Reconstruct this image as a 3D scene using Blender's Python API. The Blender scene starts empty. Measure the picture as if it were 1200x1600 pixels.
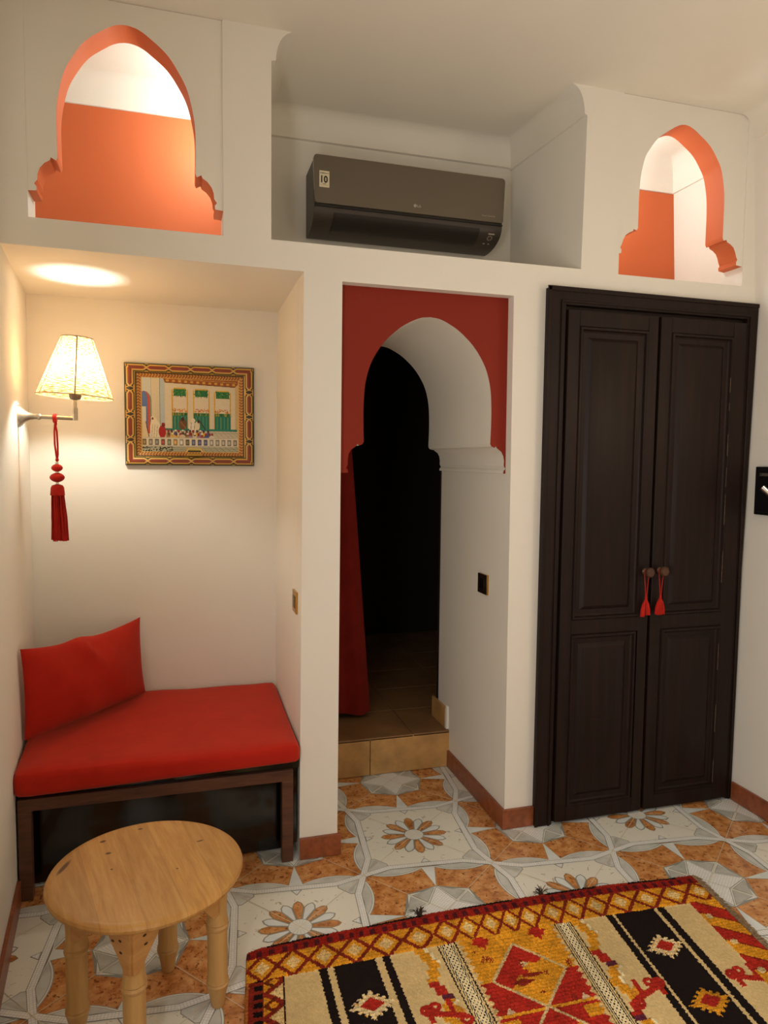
import bpy, bmesh, math, random
import numpy as np
from mathutils import Vector, Matrix
from mathutils.geometry import tessellate_polygon
random.seed(7); RNG = np.random.default_rng(7)
SC = bpy.context.scene; COL = SC.collection
PI = math.pi

# ------------------------------------------------------------------ camera, world, lights, exposure
def make_camera():
    yaw, pitch, roll = 0.28491, -0.0728, 0.01052
    cy, sy, cp, sp = math.cos(yaw), math.sin(yaw), math.cos(pitch), math.sin(pitch)
    fw = Vector((sy*cp, cy*cp, sp)); rt = Vector((cy, -sy, 0)); up = rt.cross(fw)
    c, s = math.cos(roll), math.sin(roll)
    r2 = c*rt + s*up; u2 = -s*rt + c*up
    cam = bpy.data.cameras.new('camera'); o = bpy.data.objects.new('camera', cam); COL.objects.link(o)
    m = Matrix((r2, u2, -fw)).transposed().to_4x4(); m.translation = Vector((1.11078, -2.44622, 1.44409))
    o.matrix_world = m
    cam.sensor_fit = 'HORIZONTAL'; cam.sensor_width = 36; cam.lens = 1102.923*36/1200
    cam.clip_start = 0.02
    SC.camera = o
make_camera()
w = bpy.data.worlds.new('world'); SC.world = w; w.use_nodes = True
w.node_tree.nodes['Background'].inputs[0].default_value = (1.0, .9, .78, 1)
w.node_tree.nodes['Background'].inputs[1].default_value = 0.05
SC.view_settings.view_transform = 'Standard'; SC.view_settings.look = 'None'
SC.view_settings.exposure = 0.0; SC.view_settings.gamma = 1.0; SC.view_settings.use_curve_mapping = False

def light(name, kind, loc, power, color, size=.1, rot=(0, 0, 0), size_y=None):
    l = bpy.data.lights.new(name, kind); l.energy = power; l.color = color
    if kind == 'AREA':
        l.size = size
        if size_y: l.shape = 'RECTANGLE'; l.size_y = size_y
    else: l.shadow_soft_size = size
    o = bpy.data.objects.new(name, l); COL.objects.link(o); o.location = loc; o.rotation_euler = rot
    return o
light('window_daylight', 'AREA', (.80, -2.2, 1.25), 49, (1.0, .985, .96), 1.0, (PI/2, 0, math.radians(-92)), 1.4)
light('right_wall_lamp', 'POINT', (3.2, -1.1, 1.75), 5.5, (1.0, .80, .58), .06)
light('left_loft_light', 'POINT', (1.262, .30, 2.64), 4.3, (.78, .98, 1.0), .03)
light('right_loft_light', 'POINT', (2.90, .32, 2.66), 3.7, (.82, .98, 1.0), .04)
light('wall_lamp_light', 'POINT', (.765, .34, 1.745), 9.2, (.95, .98, .90), .022)

# ------------------------------------------------------------------ helpers
def lin(c):
    def f(v):
        v /= 255.
        return v/12.92 if v <= .04045 else ((v+.055)/1.055)**2.4
    return tuple(f(v) for v in c[:3])
def nlin(a):
    a = np.asarray(a, float)/255.
    return np.where(a <= .04045, a/12.92, ((a+.055)/1.055)**2.4)

class NT:
    def __init__(s, name):
        m = bpy.data.materials.new(name); m.use_nodes = True; s.m = m; s.t = m.node_tree; s.n = s.t.nodes; s.l = s.t.links
        s.b = s.n['Principled BSDF']; s.out = s.n['Material Output']
    def add(s, typ, **kw):
        n = s.n.new(typ)
        for k, v in kw.items():
            if k.startswith('i_'): n.inputs[k[2:].replace('_', ' ')].default_value = v
            else: setattr(n, k, v)
        return n
    def link(s, a, b): s.l.new(a, b)
    def noise(s, scale, detail=4, rough=.5, coord='Object', vec=None, stretch=None):
        n = s.add('ShaderNodeTexNoise'); n.inputs['Scale'].default_value = scale; n.inputs['Detail'].default_value = detail
        n.inputs['Roughness'].default_value = rough
        if vec is None:
            tc = s.add('ShaderNodeTexCoord'); vec = tc.outputs[coord]
        if stretch:
            mp = s.add('ShaderNodeMapping'); mp.inputs['Scale'].default_value = stretch; s.link(vec, mp.inputs[0]); vec = mp.outputs[0]
        s.link(vec, n.inputs['Vector']); return n
    def ramp(s, fac, stops, interp='LINEAR'):
        r = s.add('ShaderNodeValToRGB'); r.color_ramp.interpolation = interp
        e = r.color_ramp.elements
        while len(e) < len(stops): e.new(.5)
        for x, (p, c) in zip(e, stops): x.position = p; x.color = (*c[:3], 1)
        s.link(fac, r.inputs[0]); return r
    def mix(s, a, b, fac, mode='MIX'):
        n = s.add('ShaderNodeMix', data_type='RGBA', blend_type=mode)
        for sock, v in ((n.inputs[6], a), (n.inputs[7], b), (n.inputs[0], fac)):
            if hasattr(v, 'is_linked') or hasattr(v, 'links'): s.link(v, sock)
            elif isinstance(v, (int, float)): sock.default_value = v
            else: sock.default_value = (*v[:3], 1)
        return n.outputs[2]
    def bump(s, h, strength=.2, dist=.01):
        n = s.add('ShaderNodeBump'); n.inputs['Strength'].default_value = strength; n.inputs['Distance'].default_value = dist
        s.link(h, n.inputs['Height']); s.link(n.outputs[0], s.b.inputs['Normal'])
    def base(s, v):
        if hasattr(v, 'links'): s.link(v, s.b.inputs['Base Color'])
        else: s.b.inputs['Base Color'].default_value = (*v[:3], 1)
    def rough(s, v): s.b.inputs['Roughness'].default_value = v
    def spec(s, v): s.b.inputs['Specular IOR Level'].default_value = v

def simple(name, rgb, rough=.5, metal=0., var=0., scale=30, bump=0., spec=.5, stretch=None, bdist=.002):
    t = NT(name); c = lin(rgb); t.rough(rough); t.b.inputs['Metallic'].default_value = metal; t.spec(spec)
    if var or bump:
        n = t.noise(scale, 5, .6, stretch=stretch)
        if var:
            d = tuple(max(0, x*(1-var)) for x in c); e = tuple(min(1, x*(1+var)) for x in c)
            t.base(t.ramp(n.outputs['Fac'], [(.3, d), (.7, e)]).outputs[0])
        else: t.base(c)
        if bump: t.bump(n.outputs['Fac'], bump, bdist)
    else: t.base(c)
    return t.m
def plaster(name, rgb, rough=.75):
    t = NT(name); c = lin(rgb); t.rough(rough); t.spec(.25)
    n = t.noise(2.2, 5, .6); n2 = t.noise(60, 4, .6)
    t.base(t.ramp(n.outputs['Fac'], [(.3, tuple(x*.965 for x in c)), (.7, c)]).outputs[0])
    mx = t.add('ShaderNodeMath', operation='ADD'); t.link(n.outputs['Fac'], mx.inputs[0])
    ml = t.add('ShaderNodeMath', operation='MULTIPLY'); ml.inputs[1].default_value = .12; t.link(n2.outputs['Fac'], ml.inputs[0]); t.link(ml.outputs[0], mx.inputs[1])
    t.bump(mx.outputs[0], .25, .01)
    return t.m
def wood(name, light_c, dark_c, rough=.45, scale=(18, 1.2, 18), spec=.4, contrast=.5):
    t = NT(name); n = t.noise(2.5, 6, .65, stretch=scale); n.inputs['Distortion'].default_value = .6
    t.base(t.ramp(n.outputs['Fac'], [(.5-contrast*.5, lin(dark_c)), (.5+contrast*.5, lin(light_c))]).outputs[0])
    t.rough(rough); t.spec(spec); t.bump(n.outputs['Fac'], .12, .003)
    return t.m
def colattr(name, rough=.8, spec=.2, bump=0., scale=400):
    t = NT(name); a = t.add('ShaderNodeAttribute', attribute_name='col'); t.base(a.outputs['Color']); t.rough(rough); t.spec(spec)
    if bump:
        n = t.noise(scale, 3, .6); t.bump(n.outputs['Fac'], bump, .004)
    return t.m
M = {}
M['plaster'] = plaster('white_plaster', (241, 235, 223))
M['ceil'] = plaster('ceiling_plaster', (241, 234, 220))
M['orange'] = plaster('orange_paint', (208, 106, 62), .6)
M['red_paint'] = plaster('red_paint', (138, 40, 21), .6)
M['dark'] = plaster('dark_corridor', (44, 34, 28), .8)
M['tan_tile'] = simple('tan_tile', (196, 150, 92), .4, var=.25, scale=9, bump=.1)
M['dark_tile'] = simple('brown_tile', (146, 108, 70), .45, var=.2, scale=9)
M['skirt'] = simple('terracotta_skirting', (146, 80, 48), .35, var=.3, scale=30, bump=.1)
M['darkwood'] = wood('dark_stained_wood', (42, 24, 18), (16, 11, 9), .5, (15, 15, .8), .22, .6)
M['benchwood'] = wood('brown_bench_wood', (112, 72, 52), (72, 44, 32), .4, (3, 20, 20), .4)
M['benchpanel'] = simple('dark_glossy_panel', (20, 14, 12), .12, spec=.6)
M['metal'] = simple('brushed_nickel', (176, 168, 152), .35, .9, var=.15, scale=60)
M['chrome'] = simple('chrome', (215, 212, 205), .15, 1.0)
M['brass'] = simple('brass', (190, 142, 58), .28, .9)
M['black'] = simple('black_plastic', (14, 13, 13), .35)
M['gold'] = simple('gold_leaf', (196, 150, 58), .35, .6)
M['red_fab'] = None

def fabric(name, rgb, dk, rough=.85):
    t = NT(name); tc = t.add('ShaderNodeTexCoord')
    wv = t.noise(9, 5, .6); f = t.noise(700, 2, .5)
    a = t.ramp(wv.outputs['Fac'], [(.3, lin(dk)), (.7, lin(rgb))]).outputs[0]
    b = t.mix(a, tuple(x*.72 for x in lin(rgb)), 0.0)
    m = t.add('ShaderNodeMath', operation='MULTIPLY'); m.inputs[1].default_value = .35; t.link(f.outputs['Fac'], m.inputs[0])
    mixn = t.mix(a, tuple(x*.6 for x in lin(dk)), m.outputs[0]); t.base(mixn)
    t.rough(rough); t.spec(.15); t.b.inputs['Sheen Weight'].default_value = .25; t.b.inputs['Sheen Tint'].default_value = (1, .45, .3, 1)
    t.bump(f.outputs['Fac'], .25, .001); return t.m
M['red_fab'] = fabric('red_cotton', (200, 42, 26), (184, 34, 21))
M['curtain'] = fabric('red_curtain_cloth', (140, 34, 26), (122, 27, 20), .95)
M['tassel'] = fabric('red_silk', (205, 36, 24), (165, 22, 16), .6)

def link_obj(name, me, mats, parent=None):
    o = bpy.data.objects.new(name, me); COL.objects.link(o)
    for m in (mats if isinstance(mats, (list, tuple)) else [mats]): me.materials.append(m)
    if parent is not None:
        o.parent = parent
        o.matrix_parent_inverse = Matrix.Translation(parent.location).inverted() if parent.rotation_euler.to_matrix().is_identity else parent.matrix_basis.inverted()
    return o
def obj(name, bm, mats, parent=None, smooth=None, bevel=0., seg=2, sub=0):
    me = bpy.data.meshes.new(name)
    bmesh.ops.remove_doubles(bm, verts=bm.verts, dist=1e-6)
    bmesh.ops.recalc_face_normals(bm, faces=bm.faces)
    bm.to_mesh(me); bm.free()
    o = link_obj(name, me, mats, parent)
    if smooth is not None:
        for p in me.polygons: p.use_smooth = True
        me.set_sharp_from_angle(angle=math.radians(smooth))
    if bevel:
        b = o.modifiers.new('bevel', 'BEVEL'); b.width = bevel; b.segments = seg; b.limit_method = 'ANGLE'; b.angle_limit = math.radians(35)
        for p in me.polygons: p.use_smooth = True
        me.set_sharp_from_angle(angle=math.radians(35))
        b.harden_normals = False
    if sub:
        s = o.modifiers.new('sub', 'SUBSURF'); s.levels = s.render_levels = sub
    return o
def tag(o, label, cat, group=None):
    o['label'] = label; o['category'] = cat
    if group: o['group'] = group
    return o
def struct(name, bm, mats, smooth=None, bevel=0., label=None):
    o = obj(name, bm, mats, None, smooth, bevel); o['kind'] = 'structure'
    return o
def thing(name, label, cat, loc, group=None):
    o = bpy.data.objects.new(name, None); COL.objects.link(o); o.location = loc; o.empty_display_size = .05
    return tag(o, label, cat, group)
def box(bm, x0, x1, y0, y1, z0, z1, mi=0):
    v = [bm.verts.new((x, y, z)) for z in (z0, z1) for y in (y0, y1) for x in (x0, x1)]
    for f in ((0, 1, 3, 2), (4, 6, 7, 5), (0, 4, 5, 1), (2, 3, 7, 6), (0, 2, 6, 4), (1, 5, 7, 3)):
        bm.faces.new([v[i] for i in f]).material_index = mi
    return v
def hexa(bm, bot, top, mi=0):
    a = [bm.verts.new(p) for p in bot]; b = [bm.verts.new(p) for p in top]
    n = len(a)
    bm.faces.new(a[::-1]).material_index = mi; bm.faces.new(b).material_index = mi
    for i in range(n): bm.faces.new((a[i], a[(i+1) % n], b[(i+1) % n], b[i])).material_index = mi
def fill(bm, vs, mi):
    """triangles over a concave outline"""
    for tri in tessellate_polygon([[v.co for v in vs]]):
        try: bm.faces.new([vs[i] for i in tri]).material_index = mi
        except ValueError: pass
def prism_y(bm, pts, y0, y1, mi_front=0, mi_side=0, mi_back=None):
    """polygon in the xz plane extruded along y (concave allowed)"""
    a = [bm.verts.new((x, y0, z)) for x, z in pts]; b = [bm.verts.new((x, y1, z)) for x, z in pts]
    n = len(a)
    for i in range(n): bm.faces.new((a[i], a[(i+1) % n], b[(i+1) % n], b[i])).material_index = mi_side
    for vs, mi in ((a, mi_front), (b, mi_side if mi_back is None else mi_back)):
        fill(bm, vs, mi)
def prism_x(bm, pts, x0, x1, mi=0):
    a = [bm.verts.new((x0, y, z)) for y, z in pts]; b = [bm.verts.new((x1, y, z)) for y, z in pts]
    n = len(a)
    for i in range(n): bm.faces.new((a[i], a[(i+1) % n], b[(i+1) % n], b[i])).material_index = mi
    for vs in (a, b):
        fill(bm, vs, mi)
def lathe(bm, prof, c=(0, 0, 0), n=24, axis='z', mi=0, cap=True):
    rings = []
    for r, h in prof:
        ring = []
        for k in range(n):
            a = 2*PI*k/n
            p = (r*math.cos(a), r*math.sin(a), h)
            if axis == 'x': p = (p[2], p[0], p[1])
            elif axis == 'y': p = (p[0], p[2], p[1])
            ring.append(bm.verts.new((c[0]+p[0], c[1]+p[1], c[2]+p[2])))
        rings.append(ring)
    for a, b in zip(rings, rings[1:]):
        for k in range(n): bm.faces.new((a[k], a[(k+1) % n], b[(k+1) % n], b[k])).material_index = mi
    if cap:
        bm.faces.new(rings[0][::-1]).material_index = mi; bm.faces.new(rings[-1]).material_index = mi
    return rings
def tube(bm, pts, r, n=10, mi=0, closed=False):
    pts = [Vector(p) for p in pts]; rs = r if isinstance(r, (list, tuple)) else [r]*len(pts)
    rings = []; up = None
    for i, p in enumerate(pts):
        a = pts[i-1] if (i > 0 or closed) else p; b = pts[(i+1) % len(pts)] if (i < len(pts)-1 or closed) else p
        d = (b-a).normalized()
        if up is None: up = Vector((0, 0, 1)) if abs(d.z) < .9 else Vector((0, 1, 0))
        s = d.cross(up).normalized(); up = s.cross(d).normalized()
        rings.append([bm.verts.new(p+rs[i]*(math.cos(2*PI*k/n)*s+math.sin(2*PI*k/n)*up)) for k in range(n)])
    prs = list(zip(rings, rings[1:])) + ([(rings[-1], rings[0])] if closed else [])
    for a, b in prs:
        for k in range(n): bm.faces.new((a[k], a[(k+1) % n], b[(k+1) % n], b[k])).material_index = mi
    if not closed:
        bm.faces.new(rings[0][::-1]).material_index = mi; bm.faces.new(rings[-1]).material_index = mi
def B(): return bmesh.new()
def grid_mesh(name, P, colors, mat, parent=None, smooth=True):
    """P (ny+1, nx+1, 3) vertex positions, colors (ny, nx, 3) linear per-face"""
    ny, nx = P.shape[0]-1, P.shape[1]-1
    me = bpy.data.meshes.new(name)
    idx = np.arange((ny+1)*(nx+1)).reshape(ny+1, nx+1)
    f = np.stack([idx[:-1, :-1], idx[:-1, 1:], idx[1:, 1:], idx[1:, :-1]], -1).reshape(-1, 4)
    me.vertices.add(len(P.reshape(-1, 3))); me.vertices.foreach_set('co', P.reshape(-1).astype(np.float32))
    me.loops.add(f.size); me.loops.foreach_set('vertex_index', f.reshape(-1).astype(np.int32))
    me.polygons.add(len(f)); me.polygons.foreach_set('loop_start', np.arange(0, f.size, 4, dtype=np.int32))
    me.polygons.foreach_set('loop_total', np.full(len(f), 4, np.int32))
    me.update(calc_edges=True); me.validate()
    at = me.attributes.new('col', 'FLOAT_COLOR', 'FACE')
    c = np.ones((len(f), 4), np.float32); c[:, :3] = colors.reshape(-1, 3); at.data.foreach_set('color', c.reshape(-1))
    if smooth: me.polygons.foreach_set('use_smooth', np.ones(len(f), bool))
    return link_obj(name, me, mat, parent)
def text_mesh(name, s, size, loc, mat, parent, rot=(PI/2, 0, 0), ext=.0004, align='LEFT', xs=1.0, bold=0.):
    cu = bpy.data.curves.new('t', 'FONT'); cu.body = s; cu.size = size; cu.extrude = ext; cu.offset = bold; cu.align_x = align; cu.resolution_u = 3
    o = bpy.data.objects.new('t', cu); COL.objects.link(o)
    dg = bpy.context.evaluated_depsgraph_get(); me = bpy.data.meshes.new_from_object(o.evaluated_get(dg))
    bpy.data.objects.remove(o)
    m = Matrix.Translation(Vector(loc)) @ (rot if isinstance(rot, Matrix) else Matrix.Rotation(rot[2], 4, 'Z') @ Matrix.Rotation(rot[1], 4, 'Y') @ Matrix.Rotation(rot[0], 4, 'X')) @ Matrix.Diagonal((xs, 1, 1, 1))
    me.transform(m); me.materials.clear()
    return link_obj(name, me, mat, parent)

# ------------------------------------------------------------------ room shell
ZC = 2.86; XR = 3.41
def lwx(y): return .598-.085*y
def arc(cx, cz, a, b, t0, t1, n=10):
    return [(cx+a*math.cos(t0+(t1-t0)*i/n), cz+b*math.sin(t0+(t1-t0)*i/n)) for i in range(n+1)]
COVE_L = [(1.423, 2.758), (1.438, 2.762)] + arc(1.500, 2.762, .062, .098, PI, PI/2)[1:]        # rises to the ceiling
COVE_R = [(2.544, ZC)] + arc(2.540, 2.758, .060, .102, PI/2, 0)[1:] + [(2.612, 2.753)]
outline = ([(.55, 2.0935), (1.533, 2.086), (1.521, 0), (1.661, 0), (1.668, 2.063), (2.324, 2.063), (2.335, 0), (3.402, 0), (3.43, 2.1),
            (3.385, ZC), (3.358, ZC), (3.358, 2.178), (2.769, 2.178), (2.769, ZC)] + COVE_R + [(2.604, 2.184), (1.422, 2.182)] + COVE_L +
           [(1.265, ZC), (1.265, 2.179), (.679, 2.179), (.679, ZC), (.55, ZC)])
bm = B(); prism_y(bm, outline, 0, .12); struct('wall_front', bm, M['plaster'])
# deep piers and slab behind the front wall
bm = B(); hexa(bm, [(1.521, .119, 0), (1.661, .119, 0), (1.661, .74, 0), (1.527, .74, 0)], [(1.533, .119, 2.19), (1.668, .119, 2.19), (1.668, .74, 2.19), (1.541, .74, 2.19)])
struct('wall_pier', bm, M['plaster'])
bm = B(); hexa(bm, [(2.335, .119, 0), (2.45, .119, 0), (2.45, .74, 0), (2.333, .74, 0)], [(2.326, .119, 2.19), (2.45, .119, 2.19), (2.45, .74, 2.19), (2.330, .74, 2.19)])
struct('wall_passage', bm, M['plaster'])
bm = B(); zl = lambda x: 2.093-.0075*(x-.608)
hexa(bm, [(.4, .119, zl(.4)), (1.6, .119, zl(1.6)), (1.6, .80, zl(1.6)), (.4, .80, zl(.4))], [(.4, .119, 2.178), (1.6, .119, 2.178), (1.6, .80, 2.178), (.4, .80, 2.178)])
box(bm, 1.6, 3.5, .119, .80, 2.10, 2.178); struct('ceiling_alcove', bm, M['plaster'])
bm = B(); box(bm, .35, 1.6, .7095, .80, 0, 2.19); struct('wall_alcove', bm, M['plaster'])
# left and right walls (both run a little out of true)
def lw(z, y): return (lwx(y), y, z)
for nm, ya, yb in (('wall_left', -3.9, -.06), ('wall_alcove_left', -.06, .85)):
    bm = B(); hexa(bm, [(lwx(ya), ya, 0), (.2, ya, 0), (.2, yb, 0), (lwx(yb), yb, 0)], [(lwx(ya), ya, ZC), (.2, ya, ZC), (.2, yb, ZC), (lwx(yb), yb, ZC)])
    struct(nm, bm, M['plaster'])
bm = B()
a = [(3.402, 0), (3.43, 2.1), (3.385, 2.86), (3.7, 2.86), (3.7, 0)]
prism_y(bm, a, -3.9, .9); struct('wall_right', bm, M['plaster'])
bm = B(); box(bm, .3, 3.6, -3.95, -3.85, 0, ZC); struct('wall_back', bm, M['plaster'])
bm = B(); box(bm, .2, 3.7, -3.95, .9, ZC, ZC+.1); struct('ceiling', bm, M['ceil'])
# niche and loft interiors
bm = B(); box(bm, 1.28, 2.70, .556, .62, 2.15, ZC); struct('wall_niche', bm, M['plaster'])
bm = B(); hexa(bm, [(1.30, .119, 2.15), (1.4223, .119, 2.15), (1.4223, .57, 2.15), (1.30, .57, 2.15)], [(1.30, .119, ZC), (1.423, .119, ZC), (1.423, .57, ZC), (1.30, .57, ZC)])
struct('wall_niche_left', bm, M['plaster'])
bm = B(); hexa(bm, [(2.604, .0006, 2.19), (2.75, .0006, 2.19), (2.75, .57, 2.19), (2.576, .57, 2.19)], [(2.612, .0006, 2.754), (2.75, .0006, 2.754), (2.75, .57, 2.754), (2.571, .57, 2.754)])
struct('wall_niche_right', bm, M['plaster'])
def cove_profile(d0, lip=.014, a=.075, z0=2.76):
    """(offset into the room, z)"""
    return [(0, z0)]+[(lip, z0+.002)]+[(lip+a*(1-math.cos(t)), z0+.002+(ZC-z0-.002)*math.sin(t)) for t in [PI/2*i/12 for i in range(1, 13)]]
bm = B()
pr = cove_profile(0)
prism_x(bm, [(.556-o, z) for o, z in pr]+[(.57, ZC), (.57, 2.76)], 1.42, 2.60)                       # back
cr = cove_profile(0, .010, .058, 2.754); a = [bm.verts.new((2.612-o*.92, .02, z)) for o, z in cr]+[bm.verts.new((2.68, .02, ZC)), bm.verts.new((2.68, .02, 2.754))]
b = [bm.verts.new((2.571-o*.92, .557, z)) for o, z in cr]+[bm.verts.new((2.68, .557, ZC)), bm.verts.new((2.68, .557, 2.754))]
for i in range(len(a)): bm.faces.new((a[i], a[(i+1) % len(a)], b[(i+1) % len(a)], b[i]))
fill(bm, a, 0); fill(bm, b, 0)
prism_y(bm, [(1.42+o, z) for o, z in cove_profile(0, .015, .064, 2.758)]+[(1.40, ZC), (1.40, 2.758)], .119, .557)
struct('trim_1', bm, M['ceil'], smooth=30)
# left loft: orange back wall below a ledge, white above
bm = B(); box(bm, .40, 1.31, .515, .57, 2.17, 2.762); struct('wall_loft_left', bm, M['orange'])
bm = B(); pr = cove_profile(0, .004, .075, 2.763)
prism_x(bm, [(.515-o, z) for o, z in pr]+[(.57, ZC), (.57, 2.763)], .45, 1.31); struct('trim_2', bm, M['plaster'], smooth=30)
bm = B(); box(bm, 2.74, 3.42, .495, .56, 2.17, 2.722); struct('wall_loft_right', bm, M['orange'])
bm = B(); pr = cove_profile(0, .004, .08, 2.724)
prism_x(bm, [(.495-o, z) for o, z in pr]+[(.56, ZC), (.56, 2.724)], 2.74, 3.45)
prism_y(bm, [(3.395-o, z) for o, z in cove_profile(0, .010, .08, 2.722)]+[(3.44, ZC), (3.44, 2.722)], .1, .5)
struct('trim_3', bm, M['plaster'], smooth=30)
bm = B(); prism_y(bm, [(3.392-o*.9, z) for o, z in cove_profile(0, .008, .08, 2.765)]+[(3.44, ZC), (3.44, 2.765)], -3.85, -.0)
struct('trim_4', bm, M['ceil'], smooth=30)

# moorish arch panels
def mirror(cx, right):
    """right half from the apex down -> whole opening, left foot to right foot"""
    return [(2*cx-x, z) for x, z in right[::-1]] + [p for p in right if abs(p[0]-cx) > 1e-6]
def smooth_pts(pts, n=6):
    """Catmull-Rom through the points"""
    out = []
    P = [Vector((*p, 0)) for p in pts]
    P = [2*P[0]-P[1]]+P+[2*P[-1]-P[-2]]
    for i in range(1, len(P)-2):
        for k in range(n):
            t = k/n; a, b, c, d = P[i-1:i+3]
            v = .5*((2*b)+(c-a)*t+(2*a-5*b+4*c-d)*t*t+(3*b-a-3*c+d)*t**3); out.append((v.x, v.y))
    out.append(pts[-1]); return out
def arch_panel(name, cx, curve, impost, x0, x1, ztop, zbot, y0, y1, mf, ms):
    right = smooth_pts(curve)+impost
    op = mirror(cx, right)
    pts = [(x0, zbot)]+op+[(x1, zbot), (x1, ztop), (x0, ztop)]
    bm = B(); prism_y(bm, pts, y0, y1, 0, 1, 1)
    return struct(name, bm, [mf, ms], smooth=28)
c = .971
arch_panel('trim_5', c, [(c, 2.7935), (.986, 2.7922), (1.008, 2.786), (1.036, 2.770), (1.091, 2.727), (1.129, 2.674), (1.155, 2.622), (1.172, 2.552), (1.178, 2.497), (1.178, 2.43), (1.177, 2.368)],
           [(1.181, 2.358), (1.196, 2.366), (1.199, 2.357), (1.215, 2.347), (1.228, 2.331), (1.235, 2.312), (1.236, 2.295), (1.245, 2.283), (1.238, 2.274), (1.239, 2.262)],
           .679, 1.265, ZC-.001, 2.260, .005, .105, M['plaster'], M['orange'])
c = 3.0555
arch_panel('trim_6', c, [(c, 2.7815), (3.071, 2.7795), (3.090, 2.773), (3.117, 2.758), (3.176, 2.717), (3.215, 2.668), (3.236, 2.630), (3.252, 2.56), (3.257, 2.49), (3.257, 2.43), (3.257, 2.364)],
           [(3.262, 2.354), (3.276, 2.358), (3.279, 2.350), (3.296, 2.343), (3.312, 2.331), (3.322, 2.312), (3.328, 2.294), (3.334, 2.283), (3.328, 2.274), (3.329, 2.262)],
           2.769, 3.358, ZC-.001, 2.258, .005, .105, M['plaster'], M['orange'])
c = 2.011
arch_panel('trim_7', c, [(c, 1.972), (2.055, 1.965), (2.112, 1.937), (2.155, 1.904), (2.187, 1.872), (2.216, 1.832), (2.240, 1.785), (2.256, 1.725), (2.262, 1.66), (2.263, 1.59), (2.261, 1.512)],
           [(2.266, 1.502), (2.280, 1.497), (2.284, 1.503), (2.292, 1.493), (2.308, 1.482), (2.317, 1.466), (2.3205, 1.447), (2.320, 1.428), (2.327, 1.416), (2.320, 1.410), (2.318, 1.399)],
           1.664, 2.334, 2.12, 1.3975, .045, .74, M['red_paint'], M['plaster'])

# passage step, dark corridor behind
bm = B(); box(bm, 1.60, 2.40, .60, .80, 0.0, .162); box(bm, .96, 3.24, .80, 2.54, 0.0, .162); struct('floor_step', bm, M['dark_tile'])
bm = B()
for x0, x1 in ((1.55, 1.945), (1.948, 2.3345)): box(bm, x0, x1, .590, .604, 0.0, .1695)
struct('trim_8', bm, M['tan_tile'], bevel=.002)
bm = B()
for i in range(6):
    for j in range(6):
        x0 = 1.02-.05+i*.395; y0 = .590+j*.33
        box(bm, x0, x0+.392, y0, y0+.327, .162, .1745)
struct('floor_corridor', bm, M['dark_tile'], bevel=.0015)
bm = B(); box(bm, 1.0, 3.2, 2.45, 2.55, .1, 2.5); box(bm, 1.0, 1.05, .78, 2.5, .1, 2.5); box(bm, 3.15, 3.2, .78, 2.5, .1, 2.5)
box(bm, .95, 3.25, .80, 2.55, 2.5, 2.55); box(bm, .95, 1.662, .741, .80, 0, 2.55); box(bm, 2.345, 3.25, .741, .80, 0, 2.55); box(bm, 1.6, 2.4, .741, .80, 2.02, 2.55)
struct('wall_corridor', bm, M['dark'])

# skirtings
bm = B()
def skirt(bm, p0, p1, h=.078, t=.012, z0=0, side=1):
    p0 = Vector((*p0, 0)); p1 = Vector((*p1, 0)); d = (p1-p0).normalized(); n = Vector((-d.y, d.x, 0))*t*side
    hexa(bm, [(*(p0.xy), z0), (*(p1.xy), z0), (*((p1+n).xy), z0), (*((p0+n).xy), z0)], [(*(p0.xy), z0+h), (*(p1.xy), z0+h), (*((p1+n).xy), z0+h), (*((p0+n).xy), z0+h)])
skirt(bm, (1.5215, .0), (1.673, .0), side=-1); struct('baseboard_pillar', bm, M['skirt'], bevel=.0015)
bm = B(); skirt(bm, (2.334, .0), (2.334, .589)); skirt(bm, (2.322, .0), (2.466, .0), side=-1); struct('baseboard_passage', bm, M['skirt'], bevel=.0015)
bm = B(); skirt(bm, (3.402, -.035), (3.402, -3.84), side=-1); struct('baseboard_right', bm, M['skirt'], bevel=.0015)
bm = B(); skirt(bm, (lwx(-.02), -.02), (lwx(-3.84), -3.84), side=1); struct('baseboard_left', bm, M['skirt'], bevel=.0015)
bm = B(); skirt(bm, (2.333, .62), (2.333, .80), h=.10, z0=.1745); struct('baseboard_step', bm, M['tan_tile'], bevel=.002)
bm = B(); hexa(bm, [(2.320, .596, .176), (2.336, .596, .176), (2.336, .6205, .176), (2.320, .6205, .176)], [(2.324, .600, .285), (2.336, .600, .285), (2.336, .6205, .288), (2.322, .6205, .288)])
struct('trim_9', bm, M['plaster'], bevel=.004)

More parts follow.
